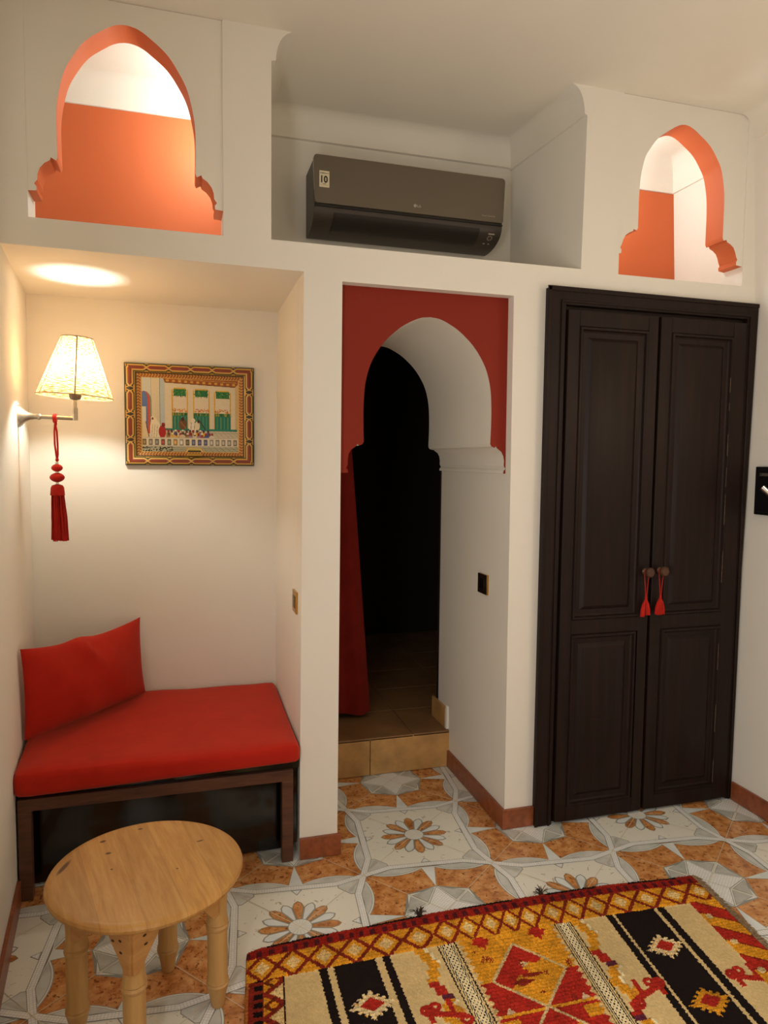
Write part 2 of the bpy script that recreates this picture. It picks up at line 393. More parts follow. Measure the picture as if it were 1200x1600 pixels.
# ------------------------------------------------------------------ patterned tile floor
def tile_mats():
    out = {}
    t = NT('cotto_orange'); n = t.noise(22, 6, .65); n2 = t.noise(70, 4, .6)
    a = t.ramp(n.outputs['Fac'], [(.30, lin((160, 96, 50))), (.48, lin((208, 140, 80))), (.68, lin((230, 176, 116)))]).outputs[0]
    k = t.ramp(n2.outputs['Fac'], [(.36, (1, 1, 1)), (.43, (0, 0, 0))]).outputs[0]
    t.base(t.mix(a, lin((140, 80, 42)), k)); t.rough(.22); out['orange'] = t.m
    t = NT('cream_tile'); n = t.noise(42, 3, .55); n.inputs['Distortion'].default_value = 1.2
    k = t.ramp(n.outputs['Fac'], [(.30, (1, 1, 1)), (.36, (0, 0, 0))]).outputs[0]
    t.base(t.mix(lin((241, 238, 225)), lin((190, 172, 136)), k)); t.rough(.22); out['cream'] = t.m
    for nm, a, b in (('grey', (196, 197, 190), (226, 227, 220)), ('greydark', (176, 177, 168), (212, 212, 204)), ('petal', (216, 222, 220), (240, 243, 240)), ('line', (142, 142, 133), (164, 164, 155)), ('pale', (228, 228, 220), (240, 240, 232)), ('grout', (214, 198, 166), (232, 218, 190)), ('tan_line', (150, 118, 84), (178, 146, 110))):
        t = NT('tile_'+nm); n = t.noise(9, 5, .6); t.base(t.ramp(n.outputs['Fac'], [(.35, lin(a)), (.65, lin(b))]).outputs[0]); t.rough(.22); out[nm] = t.m
    t = NT('mosaic'); uv = t.add('ShaderNodeUVMap'); br = t.add('ShaderNodeTexBrick')
    br.offset = 0; br.inputs['Color1'].default_value = (*lin((250, 250, 247)), 1); br.inputs['Color2'].default_value = (*lin((242, 242, 238)), 1)
    br.inputs['Mortar'].default_value = (*lin((216, 217, 213)), 1); br.inputs['Scale'].default_value = 1; br.inputs['Mortar Size'].default_value = .0009
    br.inputs['Mortar Smooth'].default_value = .3
    br.inputs['Brick Width'].default_value = .0088; br.inputs['Row Height'].default_value = .0088
    t.link(uv.outputs[0], br.inputs['Vector']); t.base(br.outputs[0]); t.rough(.22); out['mosaic'] = t.m
    return out
TM = tile_mats(); TK = ['orange', 'cream', 'grey', 'greydark', 'petal', 'line', 'pale', 'grout', 'tan_line', 'mosaic']
LO, LP, LQ = (1.97646861, 0.04938014), 0.51484151, 0.42165396; LD = math.hypot(LP, LQ)
def L2W(i, j): return (LO[0]+i*LP+j*LQ, LO[1]+i*LQ-j*LP)
def build_floor():
    bm = B(); uvl = bm.loops.layers.uv.new('UVMap')
    polys = []      # (layer, material, pts in lattice units, uv angle)
    def P(layer, mat, pts, ang=0.): polys.append((layer, mat, pts, ang))
    def inset(pts, d):
        cx = sum(p[0] for p in pts)/len(pts); cy = sum(p[1] for p in pts)/len(pts); out = []
        n = len(pts); area = sum(pts[k][0]*pts[(k+1) % n][1]-pts[(k+1) % n][0]*pts[k][1] for k in range(n)); sg = 1 if area > 0 else -1
        for k in range(n):
            a, b, c = Vector(pts[k-1]), Vector(pts[k]), Vector(pts[(k+1) % n])
            d1 = (b-a).normalized(); d2 = (c-b).normalized(); n1 = Vector((-d1.y, d1.x))*sg; n2 = Vector((-d2.y, d2.x))*sg
            m = n1+n2; m = m/max(.35, m.dot(n1)) if m.length > 1e-6 else n1
            out.append(tuple(b+m*d))
        return out
    def circ3(a, b, c, n=9):
        ax, ay = a; bx, by = b; cx, cy = c
        d = 2*(ax*(by-cy)+bx*(cy-ay)+cx*(ay-by))
        ux = ((ax*ax+ay*ay)*(by-cy)+(bx*bx+by*by)*(cy-ay)+(cx*cx+cy*cy)*(ay-by))/d
        uy = ((ax*ax+ay*ay)*(cx-bx)+(bx*bx+by*by)*(ax-cx)+(cx*cx+cy*cy)*(bx-ax))/d
        r = math.hypot(ax-ux, ay-uy); t0 = math.atan2(ay-uy, ax-ux); t1 = math.atan2(cy-uy, cx-ux); tm = math.atan2(by-uy, bx-ux)
        def nrm(t, ref):
            while t < ref: t += 2*PI
            return t
        if nrm(tm, t0) <= nrm(t1, t0): t1 = nrm(t1, t0)
        else: t1 = nrm(t1, t0)-2*PI
        return [(ux+r*math.cos(t0+(t1-t0)*k/n), uy+r*math.sin(t0+(t1-t0)*k/n)) for k in range(n+1)]
    def strip(pts, h):
        out = []
        for a, b in zip(pts, pts[1:]):
            a = Vector(a); b = Vector(b); d = (b-a).normalized(); n = Vector((-d.y, d.x))*h
            e = d*h*.35
            out.append(([tuple(a+n-e), tuple(a-n-e), tuple(b-n+e), tuple(b+n+e)], math.atan2(d.y, d.x)))
        return out
    syms = []
    for k in range(4):
        c, s = [(1, 0), (0, 1), (-1, 0), (0, -1)][k]
        for f in (1, -1): syms.append(lambda p, c=c, s=s, f=f: (c*p[0]-s*p[1]*f, s*p[0]+c*p[1]*f))
    rots = syms[::2]
    for yi, S in enumerate(syms):          # eight-fold: the half side next to the +j axis
        arcp = circ3((.218, .243), (.158, .380), (.028, .476))
        lens = [S(p) for p in arcp]+[S((.072, .362))]
        e = .04*yi; P(1+e, 'line', lens); P(2+e, 'pale', inset(lens, .0035)); P(3+e, 'line', inset(lens, .011)); P(4+e, 'grey', inset(lens, .0135))
    for ri, R in enumerate(rots):
        sp = [R(p) for p in ((.199, .257), (.257, .199), (.358, .358))]
        P(1.4, 'line', sp); P(2.4, 'pale', inset(sp, .0035)); P(3.4, 'petal', inset(sp, .009))
        # star around (.5,.5), a quarter of it: its corner towards this flower
        A1 = (.5, .276); A2 = (.276, .5); T = (.355, .355); T2 = (.645, .355); T3 = (.355, .645)
        V1 = (.5, .400); V2 = (.400, .5); C = (.5, .5)
        star = [R(p) for p in (C, A1, ((A1[0]+T[0])/2+.004, (A1[1]+T[1])/2+.010), T, ((A2[0]+T[0])/2+.010, (A2[1]+T[1])/2+.004), A2)]
        P(1, 'line', [R(p) for p in (C, (.5, .270), (.353, .351), (.351, .353), (.270, .5))])
        P(2, 'pale', star)
        for q in ((V1, (.5, .285), T), (V2, T, (.285, .5))):
            tri = [R(p) for p in q]
            P(3, 'line', inset(tri, .007)); P(4, 'greydark', inset(tri, .010))
        ms = [R(p) for p in (C, V1, T, V2)]
        P(3, 'line', ms); P(4, 'mosaic', [R(p) for p in (C, (.5, .404), (.360, .360), (.404, .5))], 0.)
        # band: junction - vertex - vertex - junction
        band = [R(p) for p in ((.5, 0), (.358, .072), (.072, .358), (0, .5))]
        for si, (q, an) in enumerate(strip(band, .0185)): P(7+.1*si+.03*ri, 'line', q)
        for si, (q, an) in enumerate(strip(band, .0152)): P(8+.1*si+.03*ri, 'mosaic', q, an)
        # bump on the inner side
        bp = [R(p) for p in ((.222, .182), (.171, .171), (.182, .222))]
        P(6.2, 'line', bp); P(7.6, 'mosaic', inset(bp, .004), PI/4)
        # kite at the +i corner
        kt = [R(p) for p in ((.338, .042), (.358, .062), (.49, 0), (.358, -.062), (.338, -.042))]
        P(5+.1*ri, 'line', kt); P(6+.1*ri, 'grey', inset(kt, .004))
        for y in (.02, -.02):
            kk = [R(p) for p in ((.345, y*1.3), (.362, y+.012), (.45, y*.3), (.362, y*.4))]
            P(6.5+.05*(y > 0)+.1*ri, 'greydark', kk)
    octa = []
    for k in range(4):
        octa += [rots[k]((.345, -.085)), rots[k]((.318, -.0)), rots[k]((.345, .085))]
    P(4.5, 'cream', [rots[k](p) for k in range(4) for p in ((.358, -.058), (.358, .058))])
    for k in range(16):
        a = 2*PI*k/16; c, s = math.cos(a), math.sin(a)
        tip = .197 if k % 2 == 0 else .190
        pet = [(.045, -.009), (.145, -.030), (tip-.018, -.020), (tip, 0), (tip-.018, .020), (.145, .030), (.045, .009)]
        rp = [(c*x-s*y, s*x+c*y) for x, y in pet]
        e = .05*k; P(6+e, 'line' if k % 2 else 'tan_line', rp); P(7+e, 'petal' if k % 2 else 'orange', inset(rp, .0065))
    circ = [(.058*math.cos(2*PI*k/24), .058*math.sin(2*PI*k/24)) for k in range(24)]
    P(8.2, 'line', circ); P(9, 'pale', [(x*.93, y*.93) for x, y in circ])
    for k in range(16):
        a = 2*PI*k/16; c, s = math.cos(a), math.sin(a)
        P(9.5, 'grey', [(c*x-s*y, s*x+c*y) for x, y in ((.016, -.0008), (.052, -.0016), (.052, .0016), (.016, .0008))])
    X0, X1, Y0, Y1 = .30, 3.44, -3.86, .66
    inv = lambda x, y: (((x-LO[0])*LP+(y-LO[1])*LQ)/LD**2, ((x-LO[0])*LQ-(y-LO[1])*LP)/LD**2)
    cs = [inv(x, y) for x in (X0, X1) for y in (Y0, Y1)]
    i0, i1 = int(min(c[0] for c in cs))-1, int(max(c[0] for c in cs))+2; j0, j1 = int(min(c[1] for c in cs))-1, int(max(c[1] for c in cs))+2
    def emit(z, mi, wp, uvs):
        f = bm.faces.new([bm.verts.new((x, y, z)) for x, y in wp]); f.material_index = mi
        for lp, uv in zip(f.loops, uvs): lp[uvl].uv = uv
    for i in range(i0, i1+1):
        for j in range(j0, j1+1):
            cx, cy = L2W(i, j)
            if not (X0-.7 < cx < X1+.7 and Y0-.7 < cy < Y1+.7): continue
            for layer, mat, pts, an in polys:
                c, s = math.cos(-an), math.sin(-an)
                wp = [L2W(i+p[0], j+p[1]) for p in pts]
                uvs = [((c*p[0]-s*p[1])*LD, (s*p[0]+c*p[1])*LD+.0044) for p in pts]
                emit(layer*.0003-.0030, TK.index(mat), wp, uvs)
    g = .0022/LD
    for k in range(-14, 15):
        for pts in (((k/2-g/2, -8), (k/2+g/2, -8), (k/2+g/2, 8), (k/2-g/2, 8)), ((-8, k/2-g/2), (8, k/2-g/2), (8, k/2+g/2), (-8, k/2+g/2))):
            emit(10.5*.0003-.0030, TK.index('grout'), [L2W(*p) for p in pts], [(0, 0)]*4)
    for co, no in (((X0, 0, 0), (-1, 0, 0)), ((X1, 0, 0), (1, 0, 0)), ((0, Y0, 0), (0, -1, 0)), ((0, Y1, 0), (0, 1, 0))):
        bmesh.ops.bisect_plane(bm, geom=bm.verts[:]+bm.edges[:]+bm.faces[:], plane_co=co, plane_no=no, clear_outer=True)
    emit(-.0030, 0, [(X0, Y0), (X1, Y0), (X1, Y1), (X0, Y1)], [(0, 0)]*4)
    for f in bm.faces:
        f.normal_update()
        if f.normal.z < 0: f.normal_flip()
    box(bm, X0, X1, Y0, Y1, -.06, -.0045, 0)
    me = bpy.data.meshes.new('floor'); bm.to_mesh(me); bm.free()
    o = link_obj('floor', me, [TM[k] for k in TK]); o['kind'] = 'structure'
build_floor()

# ------------------------------------------------------------------ wardrobe
def panel_frame(bm, x0, x1, z0, z1, y, prof):
    """rectangular moulding: prof = list of (inset, y offset) from the outer edge inward; last ring is filled"""
    rings = []
    for ins, dy in prof:
        rings.append([bm.verts.new(p) for p in ((x0+ins, y+dy, z0+ins), (x1-ins, y+dy, z0+ins), (x1-ins, y+dy, z1-ins), (x0+ins, y+dy, z1-ins))])
    for a, b in zip(rings, rings[1:]):
        for k in range(4): bm.faces.new((a[k], a[(k+1) % 4], b[(k+1) % 4], b[k]))
    bm.faces.new(rings[-1])
def build_wardrobe():
    t = thing('wardrobe', 'dark brown built-in wardrobe with panelled double doors under the right arch', 'wardrobe', (2.93, -.02, 0))
    bm = B()
    xl0, xl1, xr0, xr1, zt = 2.456, 2.527, 3.370, 3.424, 2.100
    F = -.028
    box(bm, xl0, xl1, F, -.0005, 0.001, zt); box(bm, xr0, 3.4, F, -.0005, 0.001, 1.0)
    hexa(bm, [(xr0, F, 1.0), (3.4, F, 1.0), (3.4, -.0005, 1.0), (xr0, -.0005, 1.0)], [(xr0, F, zt), (xr1, F, zt), (xr1, -.0005, zt), (xr0, -.0005, zt)])
    box(bm, xl1, xr0, F, -.0005, 2.040, zt)
    # inner beads of the casing
    for x0, x1 in ((xl1-.018, xl1-.010), (xr0+.010, xr0+.018)): box(bm, x0, x1, F-.006, F+.001, 0.001, 2.049)
    box(bm, xl1-.018, xr0+.018, F-.006, F+.001, 2.049, 2.057)
    box(bm, xl0-.004, xl0+.010, F-.004, F+.001, .001, zt+.004); box(bm, xl0-.004, xr1, F-.004, F+.001, zt-.012, zt+.004)
    box(bm, xl1, xr0, -.004, -.0005, .001, 2.04)                  # shadow gap backing
    obj('casing', bm, M['darkwood'], t, bevel=.003)
    for s, (x0, x1, ux, lx) in enumerate((((2.537, 2.936), None, (2.586, 2.892), (2.588, 2.890)), ((2.948, 3.364), None, (2.998, 3.296), (3.002, 3.296)))[0:0] or
                                         ((2.537, 2.938, (2.588, 2.893), (2.588, 2.885)), (2.950, 3.366, (3.002, 3.300), (3.006, 3.300)))):
        zb, ztp = .012, 2.022
        bm = B(); Y = -.034
        panels = [(ux[0], ux[1], .826, 1.962), (lx[0], lx[1], .070, .768)]
        # stiles and rails
        box(bm, x0, ux[0], Y, -.006, zb, ztp); box(bm, ux[1], x1, Y, -.006, zb, ztp)
        for z0, z1 in ((zb, .070), (.768, .826), (1.962, ztp)): box(bm, ux[0], ux[1], Y, -.006, z0, z1)
        d = obj('door', bm, M['darkwood'], t, bevel=.0025)
        for (a, b, z0, z1) in panels:
            bm = B(); panel_frame(bm, a-.001, b+.001, z0-.001, z1+.001, Y, [(0, .004), (.004, -.004), (.012, -.004), (.016, .006), (.022, .010), (.040, .012), (.052, .003), (.058, .001)])
            obj('panel', bm, M['darkwood'], d, smooth=20)
        if s == 1:
            rw = random.Random(5); z = .09
            while z < 1.78:
                h = rw.uniform(.03, .14); xx = ux[1]-.012 if z > .83 else lx[1]-.012
                bm = B()
                if not .72 < z < .86:
                    hexa(bm, [(xx, Y-.0046, z), (xx+.0016, Y-.0046, z), (xx+.0016, Y-.0035, z), (xx, Y-.0035, z)], [(xx+.0004, Y-.0046, min(z+h, 1.9)), (xx+.0018, Y-.0046, min(z+h, 1.9)), (xx+.0018, Y-.0035, min(z+h, 1.9)), (xx+.0004, Y-.0035, min(z+h, 1.9))])
                    obj('worn_edge', bm, M['worn'], d)
                z += h+rw.uniform(.01, .16)
        kx, kz = ((2.914, 1.010), (2.982, 1.012))[s]
        bm = B(); lathe(bm, [(.013, 0), (.013, .006), (.008, .010), (.007, .022), (.010, .025), (.018, .028), (.0205, .034), (.0205, .040), (.017, .045), (.0165, .043), (.010, .0445), (.006, .043), (.001, .044)], (0, 0, 0), 24)
        bmesh.ops.transform(bm, matrix=Matrix.Translation((kx, Y+.0005, kz)) @ Matrix.Rotation(PI/2, 4, 'X'), verts=bm.verts)
        obj('knob', bm, M['knob'], d, smooth=40)
M['knob'] = wood('brown_turned_wood', (92, 60, 40), (64, 40, 28), .35, (12, 12, 12))
M['worn'] = simple('worn_pale_wood', (112, 92, 74), .8, var=.5, scale=60)
build_wardrobe()

def small_tassel(x, z_top, split, label):
    y = -.034-.0215
    t = thing('tassel', label, 'tassel', (x, y, z_top-.17), 'red key tassels on the wardrobe knobs')
    bm = B()
    kz = z_top+.0095
    over = [(x+.0102*math.cos(q), y, kz+.0102*math.sin(q)) for q in [PI*k/10 for k in range(11)]]
    tube(bm, [(x+.0018, y, z_top-.097), (x+.0045, y, z_top-.06), (x+.0090, y, z_top-.015)]+over+[(x-.0095, y, z_top-.015), (x-.0045, y, z_top-.06), (x-.0018, y, z_top-.097)], .0017, 8)
    obj('cord', bm, M['tassel'], t, smooth=60)
    bm = B(); lathe(bm, [(.002, -.088), (.0045, -.091), (.0055, -.097), (.0045, -.103), (.006, -.106)], (x, y, z_top), 14)
    obj('knot', bm, M['tassel'], t, smooth=50)
    bm = B(); rnd = random.Random(int(x*1000))
    groups = [(0, .022, 1.0)] if not split else [(-.0145, .0085, 1.06), (.0115, .0090, .98)]
    for gx, gr, gl in groups:
        for k in range(90 if not split else 54):
            a = rnd.uniform(0, 2*PI); rr = math.sqrt(rnd.random())
            dx = gr*rr*math.cos(a)+gx; dy = gr*.62*rr*math.sin(a); L = .062*gl*rnd.uniform(.95, 1.03)
            tube(bm, [(x+dx*.10, y+dy*.2, z_top-.100), (x+dx*.62, y+dy*.7, z_top-.120), (x+dx*.92, y+dy, z_top-.142), (x+dx, y+dy, z_top-.104-L)], .0021, 5)
    obj('fringe', bm, M['tassel'], t, smooth=60)
small_tassel(2.910, 1.001, True, 'red tassel with a split fringe hanging from the left wardrobe knob')
small_tassel(2.978, 1.003, False, 'red tassel with one full fringe hanging from the right wardrobe knob')

# ------------------------------------------------------------------ air conditioner
def build_ac():
    t = thing('air_conditioner', 'dark grey split air conditioner with mirror front mounted in the upper wall niche', 'air conditioner', (2.02, .556, 2.30))
    x0, x1, yb, yf = 1.633, 2.450, .555, .360
    zt, zm, zb = 2.633, 2.450, 2.364
    Mf = simple('mirror_grey_panel', (108, 98, 84), .16, .35, spec=.6)
    Md = simple('dark_grey_plastic', (66, 57, 48), .4)
    Mdd = simple('black_brown_plastic', (34, 29, 26), .45)
    Mlt = simple('grey_print', (190, 182, 168), .5); Mst = simple('sticker_cream', (226, 214, 180), .5)
    CV = lambda a: (yf+.014+.150*(1-math.cos(a)), zm-.012-.074*math.sin(a)**.9)
    curve = [CV(a) for a in [PI/2*i/10 for i in range(11)]]
    prof = [(yb, zt-.012), (yf+.02, zt-.008), (yf+.014, zm+.002), (yf+.014, zm-.008)]+curve+[(yb-.012, zb), (yb, zb+.006)]
    bm = B(); prism_x(bm, prof, x0+.004, x1-.004); obj('body', bm, Md, t, bevel=.004)
    # rounded mirror front
    bm = B(); r = .014; pts = []
    for cx, cz, a0 in ((x1-r, zt-r, 0), (x0+r, zt-r, PI/2), (x0+r, zm+r*.6, PI), (x1-r, zm+r*.6, 1.5*PI)):
        rr = r if cz > 2.5 else r*.6
        pts += [(cx+rr*math.cos(a0+PI/2*i/6), cz+rr*math.sin(a0+PI/2*i/6)) for i in range(7)]
    prism_y(bm, pts, yf, yf+.022); obj('front_panel', bm, Mf, t, bevel=.003)
    # flap following the curve
    bm = B(); q = curve[1:8]
    inner = [(y+.004, z) for y, z in q]
    outer = [(y-.0035, z-.0015) for y, z in q]
    prism_x(bm, outer+inner[::-1], x0+.085, x1-.105); obj('air_flap', bm, Mdd, t, smooth=30)
    bm = B(); box(bm, x0+.004, x1-.004, yf+.008, yf+.016, zm-.009, zm-.004); obj('seam', bm, M['black'], t)
    # right hand display on the curve
    d = bpy.data.objects
    bm = B()
    def on(a):
        q = CV(a); return (q[0]-.0012, q[1]-.0006)
    def patch(xa, xb, a0, a1):
        (ya, za), (yb_, zb_) = on(a0), on(a1)
        bm.faces.new([bm.verts.new(p) for p in ((xa, ya-.0008, za), (xb, ya-.0008, za), (xb, yb_-.0008, zb_), (xa, yb_-.0008, zb_))])
    patch(x1-.062, x1-.034, .34, .40)
    for k in range(8):
        a = 2*PI*k/8; patch(x1-.050+.010*math.cos(a)-.0022, x1-.050+.010*math.cos(a)+.0022, .58+.10*math.sin(a)-.022, .58+.10*math.sin(a)+.022)
    patch(x1-.068, x1-.060, .84, .90); patch(x1-.046, x1-.039, .84, .90)
    obj('display_icons', bm, Mlt, t)
    # sticker
    bm = B(); box(bm, x0+.022, x0+.062, yf-.0006, yf+.001, zm+.060, zm+.122); s = obj('sticker', bm, Mst, t)
    s['label'] = 'cream warranty sticker'
    text_mesh('sticker_print', '10', .036, (x0+.0232, yf-.001, zm+.078), M['black'], s, xs=.9, bold=.0010)
    text_mesh('sticker_print', 'WARRANTY', .0065, (x0+.0245, yf-.001, zm+.111), M['black'], s)
    text_mesh('sticker_print', 'YEARS', .0042, (x0+.036, yf-.001, zm+.0715), M['black'], s)
    bm = B(); box(bm, x0+.026, x0+.058, yf-.001, yf-.0005, zm+.067, zm+.069); obj('sticker_print', bm, Mlt, s)
    # logo: round emblem and letters
    bm = B(); cx, cz = x0+.418, zm+.030
    lathe(bm, [(.0062, 0), (.0062, .001)], (0, 0, 0), 28)
    bmesh.ops.transform(bm, matrix=Matrix.Translation((cx, yf-.0002, cz)) @ Matrix.Rotation(PI/2, 4, 'X'), verts=bm.verts)
    lg = obj('logo', bm, Mlt, t)
    bm = B(); box(bm, cx-.0006, cx+.0006, yf-.0018, yf-.001, cz-.0022, cz+.003); box(bm, cx-.0006, cx+.003, yf-.0018, yf-.001, cz-.003, cz-.0022)
    box(bm, cx-.0033, cx-.0018, yf-.0018, yf-.001, cz+.0008, cz+.0022); obj('logo_detail', bm, Md, lg)
    text_mesh('logo_lettering', 'LG', .0135, (cx+.0085, yf-.001, cz-.0048), Mlt, lg)
    text_mesh('lettering', 'Smart Inverter', .0105, (x1-.105, yf-.001, zm+.020), simple('faint_grey_print', (176, 164, 142), .5), t)
build_ac()

# ------------------------------------------------------------------ painted picture on the alcove wall
class Canvas:
    def __init__(s, w, h, k, bg):
        s.k = k; s.W, s.H = int(w*k), int(h*k); s.a = np.empty((s.H, s.W, 3)); s.a[:] = bg
        s.X, s.Y = np.meshgrid((np.arange(s.W)+.5)/k, (np.arange(s.H)+.5)/k)
    def put(s, m, c, jit=0):
        s.a[m] = np.asarray(c, float)
        if jit: s.a[m] += RNG.normal(0, jit, (int(m.sum()), 1))
    def rect(s, x0, y0, x1, y1, c, jit=0): s.put((s.X >= x0) & (s.X < x1) & (s.Y >= y0) & (s.Y < y1), c, jit)
    def ell(s, x, y, rx, ry, c, jit=0): s.put(((s.X-x)/rx)**2+((s.Y-y)/ry)**2 < 1, c, jit)
    def poly(s, pts, c, jit=0):
        m = np.zeros(s.X.shape, bool); n = len(pts)
        for i in range(n):
            (x1, y1), (x2, y2) = pts[i], pts[(i+1) % n]
            if y1 == y2: continue
            cond = ((y1 > s.Y) != (y2 > s.Y)) & (s.X < (x2-x1)*(s.Y-y1)/(y2-y1)+x1); m ^= cond
        s.put(m, c, jit)
    def line(s, x0, y0, x1, y1, w, c):
        dx, dy = x1-x0, y1-y0; L2 = dx*dx+dy*dy+1e-9
        t = np.clip(((s.X-x0)*dx+(s.Y-y0)*dy)/L2, 0, 1)
        s.put((s.X-x0-t*dx)**2+(s.Y-y0-t*dy)**2 < (w/2)**2, c)
def paint_scene():
    K = Canvas(805, 590, .42, (214, 203, 176)); R = random.Random(3)
    K.rect(0, 0, 80, 590, (196, 200, 190)); K.rect(78, 0, 152, 590, (210, 200, 172)); K.rect(150, 0, 190, 420, (178, 190, 190)); K.line(150, 0, 150, 420, 3, (120, 130, 130)); K.line(80, 0, 80, 300, 3, (150, 140, 120))
    K.rect(190, 40, 775, 410, (214, 203, 176))
    K.poly([(175, 0), (805, 0), (805, 30), (775, 58), (190, 36)], (150, 84, 32))
    for i in range(12): K.rect(200+i*50, 14+i*1.6, 224+i*50, 30+i*1.6, (206, 158, 62))
    K.line(175, 6, 790, 22, 3, (214, 170, 80)); K.line(190, 37, 775, 58, 4, (94, 58, 28))
    K.poly([(775, 58), (805, 28), (805, 470), (775, 420)], (204, 178, 128))
    # arch at left
    for rx, c in ((62, (112, 140, 130)), (50, (196, 84, 52)), (30, (92, 116, 168))):
        K.ell(22, 190, rx, 80, c); K.rect(0, 190, 22+rx, 440, c)
    K.rect(0, 230, 38, 440, (206, 206, 196))
    # three windows
    for (x0, x1, y0) in ((250, 375, 86), (425, 555, 90), (600, 735, 98)):
        K.rect(x0+14, y0-10, x1-14, y0+8, (214, 168, 50)); K.rect(x0-4, y0+4, x1+4, 402, (214, 168, 50)); K.rect(x0+6, y0+6, x1-6, 400, (218, 206, 180))
        K.rect(x0+12, y0, x1-12, y0+54, (36, 112, 60))
        for k in range(60):
            x = R.uniform(x0+8, x1-8); y = y0+R.uniform(2, 62); K.line(x, y, x+R.uniform(-9, 9), y+R.uniform(-9, 9), 4, R.choice([(24, 84, 46), (70, 148, 72), (120, 160, 60), (24, 96, 52)]))
        for k in range(50):
            x = R.uniform(x0+4, x1-4); y = 252+R.uniform(-10, 16); K.line(x, y, x+R.uniform(-10, 10), y+R.uniform(-7, 5), 5, R.choice([(206, 110, 40), (222, 140, 60), (140, 70, 30), (214, 158, 70)]))
        K.rect(x0, 272, x1, 296, (52, 110, 60))
        for k in range(26):
            x = R.uniform(x0, x1); K.line(x, 274, x+R.uniform(-8, 8), 296, 3, R.choice([(206, 170, 60), (30, 76, 44), (90, 140, 70)]))
        K.rect(x0, 296, x1, 400, (34, 122, 100))
        for k in range(9):
            x = x0+8+k*(x1-x0-16)/8; K.line(x, 304, x, 396, 3, (130, 160, 96) if k % 2 else (18, 80, 66))
    K.rect(190, 398, 790, 414, (30, 128, 104)); K.poly([(775, 398), (805, 440), (805, 470), (775, 414)], (30, 110, 92))
    K.rect(80, 414, 805, 476, (198, 190, 164))
    for k in range(8): K.line(560+k*34, 414, 600+k*44, 476, 2, (140, 130, 108))
    for y in (430, 450): K.line(560, y, 805, y, 2, (140, 130, 108))
    # musicians and listeners
    K.ell(335, 362, 32, 44, (110, 74, 40)); K.ell(335, 322, 13, 16, (70, 44, 30)); K.line(318, 345, 360, 395, 8, (150, 104, 54))
    K.ell(418, 385, 32, 44, (226, 218, 200)); K.ell(420, 332, 18, 18, (224, 214, 190)); K.ell(455, 375, 20, 36, (220, 208, 180)); K.line(405, 350, 400, 420, 4, (90, 70, 50)); K.line(432, 345, 430, 420, 3, (90, 70, 50))
    K.line(470, 330, 520, 400, 9, (60, 50, 40)); K.ell(465, 340, 11, 13, (70, 46, 34))
    K.poly([(70, 480), (70, 380), (82, 318), (98, 304), (116, 320), (150, 366), (156, 480)], (226, 216, 190)); K.ell(92, 320, 16, 18, (224, 212, 184)); K.ell(90, 324, 8, 10, (110, 70, 44))
    for x in (90, 108, 128): K.line(x, 370, x-8, 470, 3, (150, 136, 104))
    K.poly([(0, 480), (0, 330), (30, 350), (58, 470)], (216, 200, 160)); K.line(36, 350, 60, 470, 6, (90, 60, 40))
    K.ell(168, 425, 30, 50, (176, 34, 26)); K.ell(176, 372, 15, 17, (120, 40, 26)); K.ell(176, 364, 14, 10, (150, 30, 24))
    cl = [(66, 96, 160), (150, 120, 80), (110, 84, 60), (180, 160, 120), (90, 120, 150), (210, 200, 180), (86, 110, 70), (200, 60, 40), (70, 90, 150), (216, 170, 40), (160, 60, 60), (196, 190, 180), (120, 150, 170), (150, 130, 160)]
    for row, (y, n) in enumerate(((425, 12), (450, 13))):
        for k in range(n):
            x = 212+k*30+row*10+R.uniform(-5, 5); c = R.choice(cl)
            K.ell(x, y+28, 18, 30, c); K.ell(x, y-4, 10, 11, (120, 74, 50)); K.ell(x, y-11, 10, 7, R.choice([(170, 34, 28), (150, 30, 26), (226, 216, 200), (70, 60, 60)]))
    K.ell(330, 466, 26, 22, (206, 190, 150)); K.ell(255, 468, 26, 22, (214, 178, 90)); K.ell(575, 470, 24, 20, (214, 206, 186))
    # balustrade
    K.rect(0, 470, 805, 540, (218, 212, 192)); K.line(0, 472, 805, 472, 3, (150, 140, 116)); K.line(0, 537, 805, 537, 3, (150, 140, 116))
    for k in range(16):
        x0 = 6+k*50; c = [(126, 106, 60), (140, 134, 116), (120, 120, 110), (150, 60, 50), (120, 132, 100), (196, 150, 60), (190, 190, 180), (100, 90, 60), (90, 100, 130), (80, 80, 140), (80, 90, 130), (170, 170, 160), (150, 150, 136), (160, 156, 140), (150, 150, 140), (140, 136, 120)][k]
        K.rect(x0, 484, x0+32, 530, (96, 86, 70)); K.rect(x0+4, 488, x0+28, 526, c); K.rect(x0+9, 498, x0+24, 520, tuple(min(255, v+40) for v in c))
    K.rect(0, 540, 805, 590, (176, 176, 152))
    for k in range(70):
        x = R.uniform(4, 250); y = R.uniform(545, 586); K.ell(x, y, R.uniform(4, 8), 4, (44, 46, 36))
    for k in range(7): K.line(500+k*46, 542, 540+k*56, 590, 2.5, (110, 104, 84))
    for y in (556, 572): K.line(480, y, 805, y, 2.5, (110, 104, 84))
    for y in (552, 566, 580): K.line(240, y, 360, y, 2, (120, 120, 100))
    K.poly([(335, 590), (370, 548), (485, 548), (525, 590)], (200, 160, 60)); K.poly([(352, 590), (378, 555), (478, 555), (508, 590)], (216, 206, 176)); K.poly([(368, 586), (384, 560), (474, 560), (492, 586)], (28, 24, 20)); K.poly([(376, 572), (386, 560), (474, 560), (480, 572)], (190, 176, 60))
    K.a += RNG.normal(0, 5, K.a.shape[:2]+(1,))
    return np.clip(K.a, 0, 255)
